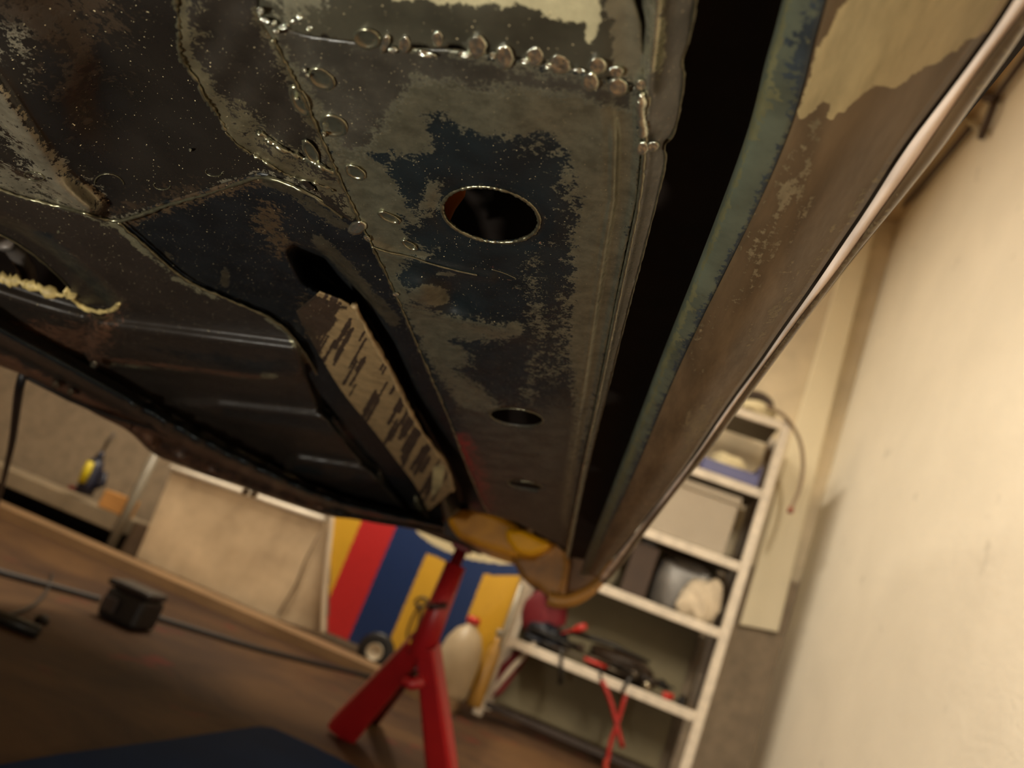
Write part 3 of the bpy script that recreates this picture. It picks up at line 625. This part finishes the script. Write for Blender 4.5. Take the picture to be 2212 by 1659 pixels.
boxes('back_panel', [(RX0+pw, RX1-.07, RY1-.002, RY1+.012, .04, 1.10)], bk, rk, .001)
boxes('side_panel', [(RX1-.010, RX1-.004, RY0+pw, RY1-pw, .3, 1.39)], simple('grey_side_panel', '7b746a', .6), rk, .001)
tube('brace', np.array([hit(1052, 1508, 1, 3.05), hit(1100, 1450, 1, 3.06), hit(1158, 1385, 1, 3.07)]), .010, WH, rk)
boxes('foot_gap_strip', [(RX0+pw, RX1-pw, RY0+.01, RY0+.03, .035, .055)], simple('dark_strip', '2c1f18', .6), rk, .001)  # dark strip along the gap line at the rack foot

def ontop(z): return z+.0015
# top shelf
t = thing('tape_roll', 'dark brown roll standing on the top shelf of the white rack', 'roll', (.27, 3.1, ontop(SHZ[0]+.006)))
Rr = .055; cx, cz = .30, SHZ[0]+.085
tube('roll_body', np.array([(cx+Rr*math.cos(a)*1.0, 3.12, cz+.0+Rr*.62*math.sin(a)) for a in np.linspace(0, 2*math.pi, 33)[:-1]]), .020, simple('brown_tape', '43352a', .5), t, 10, True)
boxes('roll_stand', [(cx-.06, cx+.06, 3.08, 3.16, SHZ[0]+.0015, SHZ[0]+.04)], simple('grey_lilac_card', '8d8074', .6), t, .01)
def crumple(name, c, s, mat, amp=.25, freq=3., parent=None, flat=True, seg=28, seed=1, sq=1.):
    V = []; fs = []; n = seg; m = seg//2; rg = np.random.default_rng(seed); ph = rg.random((6, 4))*6.28; fr = 1+rg.random((6, 3))*freq
    for i in range(m+1):
        th = math.pi*i/m
        for j in range(n):
            p = 2*math.pi*j/n; d = np.array([math.sin(th)*math.cos(p), math.sin(th)*math.sin(p), math.cos(th)])
            k_ = 1+amp*sum(math.sin(fr[q]@d*2+ph[q, 3]) for q in range(6))/4
            P = np.sign(d)*np.abs(d)**sq*k_; P[2] = max(P[2], -.72) if flat else P[2]
            V.append(np.array(c)+P*np.array(s))
    fs = [(i*n+j, (i+1)*n+j, (i+1)*n+(j+1) % n, i*n+(j+1) % n) for i in range(m) for j in range(n)]
    return mesh_obj(name, V, fs, mat, parent)
cloth_w = simple('cream_cloth', 'd9cba4', .8, vary=.25, scale=15)
o = crumple('cloth', (.31, 3.035, SHZ[0]+.006+.024), (.06, .028, .034), cloth_w, .3, seed=4)
tag(o, 'crumpled cream cloth on top shelf in front of the dark brown roll', 'cloth')
cbl = tube('cable', np.array(smooth_line([tuple(hit(x, y, 1, 2.985)) for x, y in ((1655, 878), (1690, 893), (1712, 918), (1732, 960), (1736, 1010), (1726, 1060), (1708, 1100))], 2)), .0075, simple('tan_rubber_hose', '8a745a', .5, vary=.2), None, 8)
tag(cbl, 'thin brown hose hanging down from the top shelf beside the right rack post', 'hose')
tube('hose_end', np.array([hit(1709, 1097, 1, 2.985), hit(1706, 1108, 1, 2.985)]), .011, simple('red_brown_plug', '8c4a38', .5), cbl, 8)
# second shelf: blue tray
bl = simple('blue_plastic', '1c1c6c', .4, vary=.1)
z = SHZ[1]+.008; bx = thing('blue_tray', 'blue plastic tray holding a crumpled rag on the second shelf', 'tray', (.29, 3.1, z))
boxes('tray_base', [(.165, .385, 3.015, 3.24, z, z+.006)], bl, bx, .002)
boxes('tray_wall', [(.165, .385, 3.015, 3.021, z, z+.050)], bl, bx, .002)
boxes('tray_wall', [(.165, .385, 3.234, 3.24, z, z+.09)], bl, bx, .002)
V = [(.165, 3.02, z), (.165, 3.24, z), (.165, 3.24, z+.11), (.165, 3.02, z+.085)]
for x in (.165, .379):
    q = [(x, p[1], p[2]) for p in V]+[(x+.006, p[1], p[2]) for p in V]
    mesh_obj('tray_side', q, [(0, 1, 2, 3), (7, 6, 5, 4), (0, 4, 5, 1), (1, 5, 6, 2), (2, 6, 7, 3), (3, 7, 4, 0)], bl, bx, False)
o = crumple('rag', (.265, 3.11, z+.055), (.075, .075, .055), cloth_w, .3, seed=9)
tag(o, 'crumpled cream rag lying inside the blue plastic tray', 'rag')
b2 = crumple('blue_bundle', (.115, 3.09, z+.035), (.036, .05, .045), simple('dark_blue_cloth', '23284e', .6), .2, seed=3)
tag(b2, 'small dark blue bundle left of the blue tray on the second shelf', 'bundle')
# third shelf: big pale carton
z = SHZ[2]+.008; ct = thing('storage_box', 'large plain grey-white box filling the third shelf of the rack', 'box', (.15, 3.15, z))
cm = simple('grey_white_card', 'a89c8a', .6, vary=.12, scale=4)
boxes('box_body', [(-.12, .345, 3.03, 3.27, z, z+.20)], cm, ct, .006)
boxes('box_lid', [(-.125, .350, 3.025, 3.275, z+.20, z+.235)], cm, ct, .006)
# fourth shelf
z = SHZ[3]+.008
t = thing('binder_box', 'dark brown upright box beside the grey bag on the fourth shelf', 'box', (.07, 3.1, z))
boxes('box_body', [(.025, .12, 3.02, 3.25, z, z+.19)], simple('dark_brown_card', '3d2c20', .7, vary=.2), t, .004)
boxes('box_top', [(.045, .10, 3.03, 3.22, z+.19, z+.212)], simple('black_top', '1d1713', .7), t, .004)
o = crumple('jar', (-.04, 3.08, z+.05), (.045, .05, .07), simple('pale_grey_jar', '8d8672', .5), .06, seed=13)
tag(o, 'pale rounded container left of the dark brown box on fourth shelf', 'container')
o = crumple('plastic_bag', (.246, 3.18, z+.088), (.108, .068, .112), simple('grey_plastic_bag', '7a7570', .35, vary=.4, scale=18), .10, 4, seg=40, seed=22, sq=.45)
tag(o, 'bulging translucent grey plastic bag on the fourth shelf of the rack', 'bag')
o = crumple('paper_bundle', (.31, 3.05, z+.058), (.07, .022, .08), simple('white_paper', 'cdbda4', .7, vary=.2, scale=20), .5, 4, seg=36, seed=19)
tag(o, 'crumpled white paper bundle in front of the grey plastic bag', 'paper bundle')
# fifth shelf: heap of tools
z = SHZ[4]+.0075
darks = [simple('tool_black', '17120f', .45), simple('tool_brown', '3a2a1c', .55), simple('tool_grey', '5a5044', .3, .7), simple('tool_navy', '1b2230', .5)]
red = simple('tool_red', 'b02a20', .4, vary=.15); chrome = simple('tool_chrome', 'b8ac94', .15, 1.)
def handtool(name, label, x, y, zz, ang, L, m, m2, kind):
    t = thing(name, label, kind, (x, y, zz), 'hand tools heaped on the lowest rack shelf')
    c, s = math.cos(ang), math.sin(ang)
    def q(d, lift=.0, side=0): return np.array((x+d*c*1.0-side*s*.4, y+d*s*.35+side*.5, zz+.008+lift))
    if kind == 'spanner':
        tube('shaft', np.array([q(-L/2), q(0), q(L/2)]), [.005, .0045, .005], m, t)
        lathe('jaw', [(.002, -.004), (.013, -.004), (.013, .004), (.002, .004)], tuple(q(L/2+.01)), m, t, 14)
        lathe('jaw', [(.002, -.004), (.011, -.004), (.011, .004), (.002, .004)], tuple(q(-L/2-.01)), m, t, 14)
    elif kind == 'pliers':
        for sg in (-1, 1):
            tube('grip', np.array([q(-L/2, 0, .03*sg), q(-L/5, 0, .028*sg), q(0, 0, 0)]), [.007, .008, .006], m2, t)
            tube('jaw', np.array([q(0), q(L/6, 0, .008*sg), q(L/3, 0, .002*sg)]), [.008, .007, .003], m, t)
    elif kind == 'hammer':
        tube('handle', np.array([q(-L/2), q(0, .003), q(L/2, .004)]), [.011, .009, .009], m2, t)
        tube('head', np.array([q(L/2, .005, -.05), q(L/2, .005, 0), q(L/2, .005, .05)]), [.013, .016, .011], m, t)
    elif kind == 'socket':
        lathe('socket_body', [(.006, .0), (.016, .0), (.016, .018), (.012, .02), (.012, .036), (.004, .036)], (x, y, zz), m, t, 16, (c, s*.5, .35))
    elif kind == 'saw':
        tube('blade', np.array([q(-L/2, .01), q(0, .022), q(L/2, .012)]), [.010, .009, .006], m, t)
        tube('grip', np.array([q(-L/2, .01), q(-L/2-.05, .004)]), [.012, .014], m2, t)
    return t
spec = [('hand_file', 'long dark curved file lying on top of the tool heap', .06, 3.07, .075, .02, .30, darks[0], darks[1], 'saw'),
        ('pliers', 'dark pliers at the left end of the heaped hand tools', -.175, 3.055, .012, .3, .15, darks[0], darks[3], 'pliers'),
        ('pliers', 'red-handled pliers at the front edge in the middle of the tool heap', .07, 3.03, .015, .1, .17, darks[2], red, 'pliers'),
        ('hammer', 'dark hammer lying across the left part of the tool heap', -.14, 3.10, .040, -.1, .20, darks[1], darks[0], 'hammer'),
        ('spanner', 'dull grey spanner behind the red-handled pliers in the tool heap', .02, 3.09, .030, .25, .22, darks[2], darks[2], 'spanner'),
        ('spanner', 'brown spanner low in the left half of the tool heap', -.07, 3.05, .012, -.2, .20, darks[1], darks[2], 'spanner'),
        ('spanner', 'dark spanner in the right half of the tool heap', .20, 3.08, .035, -.25, .20, darks[0], darks[2], 'spanner'),
        ('socket', 'shiny chrome socket at the front of the tool heap', .213, 3.03, .012, .6, 0, chrome, chrome, 'socket'),
        ('socket', 'dull chrome socket just left of the shiny one in the heap', .165, 3.045, .030, 1.2, 0, darks[2], chrome, 'socket'),
        ('socket', 'small red-capped socket near the right end of the tool heap', .285, 3.03, .004, .2, 0, red, chrome, 'socket'),
        ('socket', 'dark impact socket at the far right end of the tool heap', .35, 3.05, .004, 1.4, 0, darks[0], chrome, 'socket'),
        ('pliers', 'dark pliers right of the chrome sockets in the tool heap', .27, 3.10, .025, .8, .17, darks[0], darks[1], 'pliers'),
        ('hammer', 'black-headed hammer at the back right of the tool heap', .15, 3.125, .030, .15, .26, darks[0], darks[1], 'hammer'),
        ('spanner', 'brown spanner lying across the centre of the tool heap', .10, 3.12, .055, .5, .18, darks[1], darks[2], 'spanner')]
for nm, lb, x, y, dz, an, L, m, m2, kd in spec: handtool(nm, lb, x, y, z+dz, an, L, m, m2, kd)
o = crumple('tool_roll', (-.17, 3.165, z+.042), (.085, .05, .05), darks[3], .15, seed=31); tag(o, 'dark navy tool roll behind the pliers at left of lowest shelf', 'tool roll')
o = crumple('glove', (.12, 3.235, z+.045), (.12, .045, .055), darks[1], .25, seed=37); tag(o, 'dark brown leather gloves heaped behind the tools on lowest shelf', 'gloves')
kn = lathe('screwdriver', [(.004, 0), (.012, .004), (.015, .02), (.013, .04), (.004, .055), (.003, .10)], tuple(hit(1268, 1352, 1, 3.05)), red, None, 14, (-.8, 0, -.6))
tag(kn, 'screwdriver with a bright red handle sticking up from the tool heap', 'screwdriver')
rb = simple('crimson_cloth', '7c1420', .7, vary=.3, scale=8)
o = crumple('red_case', (-.22, 3.25, z+.115), (.085, .03, .11), rb, .08, seed=5); tag(o, 'crimson case standing on lowest shelf behind the left rack post', 'case')
o = slab('red_sheet', [(1128, 1392), (1148, 1404), (1128, 1440), (1080, 1500), (1062, 1508), (1078, 1440)], 3.18, .02, rb, None, .003); tag(o, 'crimson sheet hanging under the lowest shelf behind the white brace', 'sheet')
# pliers and clamp hanging below
t = thing('bolt_cutter', 'red-handled bolt cutter hanging crossed below the lowest shelf', 'bolt cutter', tuple(hit(1330, 1560, 1, 2.985)))
for pts, r in (([(1300, 1470), (1318, 1510), (1330, 1555), (1345, 1615)], .009), ([(1352, 1500), (1335, 1560), (1318, 1605), (1312, 1650)], .008)):
    P = np.array(smooth_line([tuple(hit(x, y, 1, 2.985 if x else 2.98)) for x, y in pts], 1)); tube('handle', P, r, simple('cutter_red', '9c1f18', .4), t)
tube('jaw', np.array([hit(1345, 1495, 1, 2.975), hit(1352, 1478, 1, 2.975), hit(1365, 1462, 1, 2.975)]), .007, darks[0], t)
tube('hook', np.array([hit(1300, 1470, 1, 2.985), hit(1296, 1448, 1, 2.985), hit(1296, 1440, 1, 3.01)]), .004, darks[0], t)
t = tube('hanging_bar', np.array([hit(1213, 1400, 1, 2.985), hit(1212, 1440, 1, 2.985), hit(1210, 1478, 1, 2.985)]), [.006, .006, .009], darks[0]); tag(t, 'short dark bar hanging under the left half of the lowest shelf', 'bar')
o = tube('red_hose', np.array(smooth_line([tuple(hit(x, y, 1, 2.95)) for x, y in ((1312, 1640), (1306, 1660), (1322, 1685), (1350, 1700))], 2)), .010, simple('hose_red', 'a83424', .5)); tag(o, 'red hose on the floor under the hanging bolt cutter', 'hose')

# cream board, corner rod
o = slab('cream_board', [(1597, 1349), (1681, 1366), (1812, 812), (1905, 440), (1860, 428)], 3.318, .0315, simple('cream_board_paint', 'e6dabc', .6, vary=.08, scale=3), None, .004)
tag(o, 'tall cream board fixed on the back wall right of the white rack', 'board')
o = tube('rod', np.array([hit(1645, 1602, 1, 3.30), hit(1697, 1486, 1, 3.30)]), .008, simple('dark_rod', '4d3a2c', .6)); tag(o, 'dark thin rod in the wall corner right of the rack', 'rod')

# ---------------------------------------------------------------- striped board on wheels
D = 2.96
k_ = {'y': simple('stripe_yellow', 'cfa028', .45, vary=.06), 'r': simple('stripe_red', 'b81f22', .45, vary=.06), 'b': simple('stripe_blue', '04285c', .45, vary=.08), 'w': simple('stripe_white', 'cdc09a', .5, vary=.06)}
sb = thing('striped_board', 'upright board painted in slanted yellow, red and blue stripes with white oval', 'board', tuple(hit(870, 1440, 1, D)))
ob = [(722, 1040), (1150, 1060), (1120, 1262), (1048, 1500), (920, 1452), (708, 1366)]
polys = [('w', ell(1040, 1150, 152, 62, 12, 40)),
         ('y', [(700, 1000), (830, 1000), (784, 1118), (712, 1290), (690, 1300)]), ('r', [(830, 1000), (905, 1000), (853, 1145), (752, 1382), (690, 1500), (700, 1318), (712, 1290), (784, 1118)]),
         ('y', [(921, 1196), (942, 1202), (968, 1216), (905, 1370), (875, 1440), (840, 1388)]), ('y', [(1045, 1240), (1075, 1243), (1125, 1243), (1125, 1300), (1040, 1520), (985, 1500), (1010, 1330)])]
xs_, ys_ = np.meshgrid(np.arange(690, 1160, 3.0), np.arange(1036, 1512, 3.0)); nx = xs_.shape[1]; ny = xs_.shape[0]
V = np.array([hit(a, b, 1, D) for a, b in zip(xs_.ravel(), ys_.ravel())]); fs = []; fm = []
cxg = xs_[:-1, :-1]+1.5; cyg = ys_[:-1, :-1]+1.5; keep = pip(cxg, cyg, ob); mi = np.full(cxg.shape, 2)
for c, pl in polys[::-1]: mi[pip(cxg, cyg, pl)] = 'yrbw'.index(c)
mi[pip(cxg, cyg, polys[0][1])] = 3
for i in range(ny-1):
    for j in range(nx-1):
        if keep[i, j]: fs.append((i*nx+j, (i+1)*nx+j, (i+1)*nx+j+1, i*nx+j+1)); fm.append(mi[i, j])
used = sorted({q for f in fs for q in f}); rm = {q: i for i, q in enumerate(used)}
sbp = mesh_obj('board_face', V[used], [tuple(rm[q] for q in f) for f in fs], [k_[c] for c in 'yrbw'], sb, False, fm); solid(sbp, .018)
rimw = simple('white_edge_trim', 'c8b8a0', .5, vary=.15)
tube('edge_trim', np.array(smooth_line([tuple(hit(x, y, 1, 2.95)) for x, y in ((722, 1050), (716, 1130), (706, 1220), (699, 1290), (697, 1368))], 2)), .011, rimw, sb, 10)
tube('edge_trim', np.array([hit(x, y, 1, 2.945) for x, y in ((1128, 1262), (1085, 1380), (1045, 1500))]), .012, simple('grey_edge_trim', '9a917f', .35, .3), sb, 10)
blk = simple('black_wire', '1a1510', .5)
tube('wire_clip', np.array([hit(x, y, 1, 2.95) for x, y in ell(911, 1301, 13, 10, 0, 18)]), .005, blk, sb, 6, True)
tube('wire_clip', np.array([hit(x, y, 1, 2.95) for x, y in smooth_line([(898, 1318), (912, 1312), (906, 1345), (893, 1378), (882, 1382), (878, 1370), (886, 1345)], 2, True)]), .0035, blk, sb, 6, True)
wc = hit(812, 1408, 1, 2.942)
wh = lathe('wheel', [(.02, -.012), (.045, -.014), (.062, -.012), (.068, -.006), (.068, .006), (.062, .012), (.045, .014), (.02, .012)], tuple(wc), M['rubber'], sb, 28, (0, -1, 0))
lathe('hub', [(.002, .0), (.014, .004), (.026, .008), (.030, .014), (.030, .0)], tuple(wc+np.array([0, -.012, 0])), simple('white_hub', 'cbbfa8', .4), wh, 20, (0, -1, 0))

# jug and brass bottle
t = thing('jug', 'off-white plastic jug with a red cap before the striped board', 'jug', tuple(hit(995, 1492, 1, 2.90)))
JY = 2.845; jb = hit(998, 1345, 1, JY); hgt = jb[2]-.036
prof = [(.01, 0), (.062, 0), (.072, .02), (.074, hgt*.55), (.066, hgt*.75), (.045, hgt*.92), (.022, hgt), (.02, hgt+.012)]
jx = hit(985, 1440, 1, JY)[0]
lathe('jug_body', prof, (jx, JY, .036), simple('milky_plastic', 'b3a184', .45, vary=.1), t, 28)
lathe('cap', [(.02, 0), (.024, .002), (.024, .02), (.018, .026), (.003, .026)], (jx, JY, hgt+.044), simple('red_cap', 'c23028', .4), t, 20)
bxx = jx+.098; t = thing('amber_bottle', 'slim amber bottle standing right behind the white jug', 'bottle', (bxx, 2.885, .036))
lathe('bottle_body', [(.005, 0), (.025, 0), (.027, .01), (.027, .17), (.022, .20), (.012, .22), (.012, .245)], (bxx, 2.885, .036), simple('amber_plastic', 'a8803c', .25, vary=.15), t, 20)
lathe('cap', [(.012, 0), (.014, .002), (.014, .024), (.003, .026)], (bxx, 2.885, .279), simple('grey_cap', '857b6a', .4), t, 16)

# ---------------------------------------------------------------- white framed panel, bench, drill
t = thing('white_panel', 'smudged off-white panel with white top rim leaning behind the kerb', 'panel', tuple(hit(480, 1290, 1, 3.02)))
pm = simple('smudged_panel', 'd6be9c', .6, vary=.45, scale=3.2, col2='9a8468')
slab('panel_sheet', [(292, 1206), (372, 1016), (700, 1128), (716, 1132), (697, 1370), (600, 1340), (500, 1296)], 3.02, .02, pm, t, .003)
tube('top_rim', np.array([hit(x, y, 1, 3.005) for x, y in ((368, 1010), (450, 1037), (540, 1068), (620, 1096), (700, 1122))]), .011, simple('white_rim', 'efe6d6', .4), t, 10)
tube('bent_edge', np.array([hit(x, y, 1, 2.995) for x, y in ((692, 1150), (660, 1210), (640, 1262), (600, 1330))]), .004, simple('brown_panel_wire', '6a553c', .6), t, 6)  # brown line along the fold of the panel
o = boxes('dark_bundle', [(-1.32, -1.18, 2.97, 3.0, .002, .03)], simple('dark_cloth', '33241b', .8), None, .008); tag(o, 'dark flat bundle on the floor under the white panel', 'bundle')
t = thing('work_bench', 'low pale wooden bench with a grey steel leg at the left', 'bench', (-2.3, 3.1, 0))
wb = simple('bench_wood', '8d7d66', .55, vary=.3, scale=6)
b0 = hit(0, 1003, 1, D); b1 = hit(240, 1103, 1, D)
boxes('bench_top', [(-3.4, -1.93, 3.0, 3.30, .085, .150)], wb, t, .004)
gl_ = simple('grey_leg_paint', '7e7667', .4, vary=.1)
tube('leg', np.array([hit(234, 1190, 1, 2.985), hit(285, 1085, 1, 2.985), hit(345, 960, 1, 2.985)]), .022, gl_, t, 4)
boxes('leg', [(-3.36, -3.30, 3.1, 3.2, 0, .085)], gl_, t, .003)
boxes('under_bench_shade', [(-3.4, -1.80, 3.31, 3.325, .0, .085)], simple('under_bench_black', '120d0c', .9), t, 0)  # black board standing in for the shade under the bench
o = boxes('recess_filler', [(-1.895, -1.80, 3.06, 3.28, .0, .15)], simple('recess_brown', '5a4632', .7), None, .003); tag(o, 'brown filler box in the recess between bench leg and white panel', 'filler box')  # box put in for the grey-brown recess beside the leg
o = boxes('wood_block', [(-2.05, -1.935, 3.012, 3.10, .152, .225)], simple('orange_pine', 'c08a4c', .6, vary=.2, scale=20), None, .004)
tag(o, 'small orange-brown wood block on the bench next to the cordless drill', 'wood block')
# drill standing on its battery, bit pointing up
dn = simple('drill_navy', '1a1c30', .45); dy_ = simple('drill_yellow', 'c9b414', .4)
t = thing('drill', 'dark blue and yellow power drill with its bit pointing up on the bench', 'drill', (-2.12, 3.03, .152))
def dh(x, y, d=3.03): return hit(x, y, 1, d)
tube('motor_body', np.array([dh(180, 1068), dh(192, 1040), dh(205, 1008), dh(213, 992)]), [.034, .038, .034, .022], dn, t, 12)
tube('side_band', np.array([dh(176, 1042, 2.99), dh(187, 1018, 2.99), dh(197, 997, 2.99)]), [.016, .018, .014], dy_, t, 8)
tube('grip', np.array([dh(206, 1050), dh(222, 1046), dh(226, 1020)]), [.016, .014, .012], dn, t, 8)
tube('chuck', np.array([dh(213, 992), dh(221, 976)]), [.018, .011], dn, t, 12)
tube('drill_bit', np.array([dh(221, 976), dh(232, 956), dh(248, 934)]), [.005, .008, .007], simple('bit_steel', '4a4038', .35, .5), t, 8)
tube('switch', np.array([dh(150, 1052), dh(166, 1056)]), .009, simple('switch_red', '8c2a2c', .5), t, 8)

# ---------------------------------------------------------------- red axle stand
RD = simple('axle_stand_red', 'a41c20', .38, vary=.15, scale=12); RD2 = simple('axle_stand_dark_red', '6a0c10', .42, vary=.2)
sy = 1.58
T = hit(1003, 1172, 1, sy); T[2] = .4460; J = hit(906, 1398, 1, sy)
st = thing('axle_stand', 'red steel axle stand with spread legs holding up the car front', 'axle stand', (J[0], sy, 0))
def channel(name, A, B, w0, w1, dpt, mat, par, side=(1, 0, 0)):
    """folded U-channel leg from A to B"""
    A = Vector(A); B = Vector(B); T_ = (B-A).normalized(); s = Vector(side); s = (s-T_*s.dot(T_)).normalized(); nrm = T_.cross(s).normalized()
    if nrm.y > 0: nrm = -nrm
    V = []; 
    for P_, w_ in ((A, w0), (B, w1)):
        for a_, b_ in ((-1, 1), (-1, 0), (-.75, -.18), (.75, -.18), (1, 0), (1, 1)):
            V.append(P_+s*(a_*w_)-nrm*(b_*dpt))
    fs = [(i, i+1, i+7, i+6) for i in range(5)]
    o = mesh_obj(name, [tuple(v) for v in V], fs, mat, par, False); solid(o, .004, 0); bev(o, .0015); return o
tube('post', np.array([T, T*.5+J*.5, J]), .0125, RD2, st, 16)
S0 = hit(985, 1220, 1, sy-.012)
tube('sleeve', np.array([S0, hit(905, 1420, 1, sy-.012)]), [.021, .026], RD, st, 16)
tube('locking_pin', np.array([hit(925, 1312, 1, sy-.05), hit(965, 1308, 1, sy-.04)]), .006, simple('dark_pin', '3a1512', .4), st, 8)
boxes('saddle', [(T[0]-.018, T[0]+.018, sy-.02, sy+.02, T[2]-.006, T[2]+.004)], RD2, st, .002)
f1 = hit(735, 1588, 2, .004); f2 = hit(950, 1700, 2, .004)
J1 = hit(900, 1400, 1, sy-.02); J2_ = hit(918, 1400, 1, sy-.03)
channel('leg', J1, f1, .020, .033, .03, RD, st)
channel('leg', J2_, (f2[0]+.01, f2[1]-.03, .004), .018, .028, .03, RD, st)
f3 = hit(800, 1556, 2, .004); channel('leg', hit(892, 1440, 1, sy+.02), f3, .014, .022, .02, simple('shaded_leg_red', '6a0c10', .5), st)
tube('brace', np.array([hit(870, 1468, 1, sy-.01), hit(890, 1478, 1, sy-.01), hit(915, 1470, 1, sy-.01)]), .012, RD, st, 8)

# ---------------------------------------------------------------- things on the floor
mt = simple('blue_mat_rubber', '122a4e', .85, vary=.2, scale=6, spec=.1)
q = [(-500, 1780), (0, 1652), (120, 1630), (360, 1598), (560, 1568), (590, 1572), (680, 1612), (790, 1668), (1000, 1770), (900, 2100), (0, 2300)]
P = np.array([hit(x, y, 2, .012) for x, y in q]); n = len(P); V = np.concatenate([P, P*[1, 1, 0]+[0, 0, .001]])
o = mesh_obj('floor_mat', V, [tuple(range(n)), tuple(range(2*n-1, n-1, -1))]+[(i, (i+1) % n, (i+1) % n+n, i+n) for i in range(n)], mt, None, False); tag(o, 'dark blue rubber mat lying flat on the floor in the foreground', 'mat')
cab = [tuple(hit(x, y, 2, .006)) for x, y in ((-60, 1218), (0, 1238), (60, 1254), (140, 1275), (215, 1296))]
cab2 = [tuple(hit(x, y, 2, .006)) for x, y in ((320, 1330), (420, 1360), (540, 1398), (660, 1428), (760, 1452), (860, 1480), (930, 1500))]
cm_ = simple('black_cable', '1d1310', .6)
o = tube('floor_cable', np.array(smooth_line(cab, 2)), .010, cm_, None, 8); tag(o, 'black cable on the floor left of the black junction box', 'cable')
o = tube('floor_cable', np.array(smooth_line(cab2, 2)), .009, cm_, None, 8); tag(o, 'black cable on the floor running right from the black junction box', 'cable')
t = thing('junction_box', 'black boxy cable coupling lying on the brown floor at left', 'box', tuple(hit(265, 1350, 2, 0)))
c0_ = hit(268, 1348, 2, 0); 
boxes('box_body', [(c0_[0]-.055, c0_[0]+.055, c0_[1]-.05, c0_[1]+.05, .001, .075)], simple('matt_black_plastic', '191312', .55), t, .012)
boxes('box_lid', [(c0_[0]-.062, c0_[0]+.058, c0_[1]-.055, c0_[1]+.04, .076, .094)], simple('dark_plastic_lid', '241b1a', .5), t, .008)
boxes('socket_flap', [(c0_[0]-.045, c0_[0]-.005, c0_[1]-.064, c0_[1]-.056, .02, .055)], simple('flap_grey', '362b28', .5), t, .003)
o = tube('wire', np.array(smooth_line([tuple(hit(x, y, 2, .004)) for x, y in ((112, 1240), (108, 1265), (85, 1300), (40, 1325), (-20, 1330))], 2)), .004, cm_, None, 6); tag(o, 'thin black wire looping on the floor at the far left', 'wire')
o = tube('dark_bar', np.array([hit(-30, 1322, 2, .012), hit(30, 1345, 2, .012), hit(84, 1366, 2, .012)]), .012, simple('bar_dark_steel', '24221f', .45, .4), None, 8); tag(o, 'short dark steel bar on the floor at the far left', 'bar')
o = lathe('cap_nut', [(.004, 0), (.014, 0), (.014, .012), (.004, .016)], tuple(hit(88, 1345, 2, .001)), cm_, None, 10); tag(o, 'small black cap on the floor beside the dark bar', 'cap')
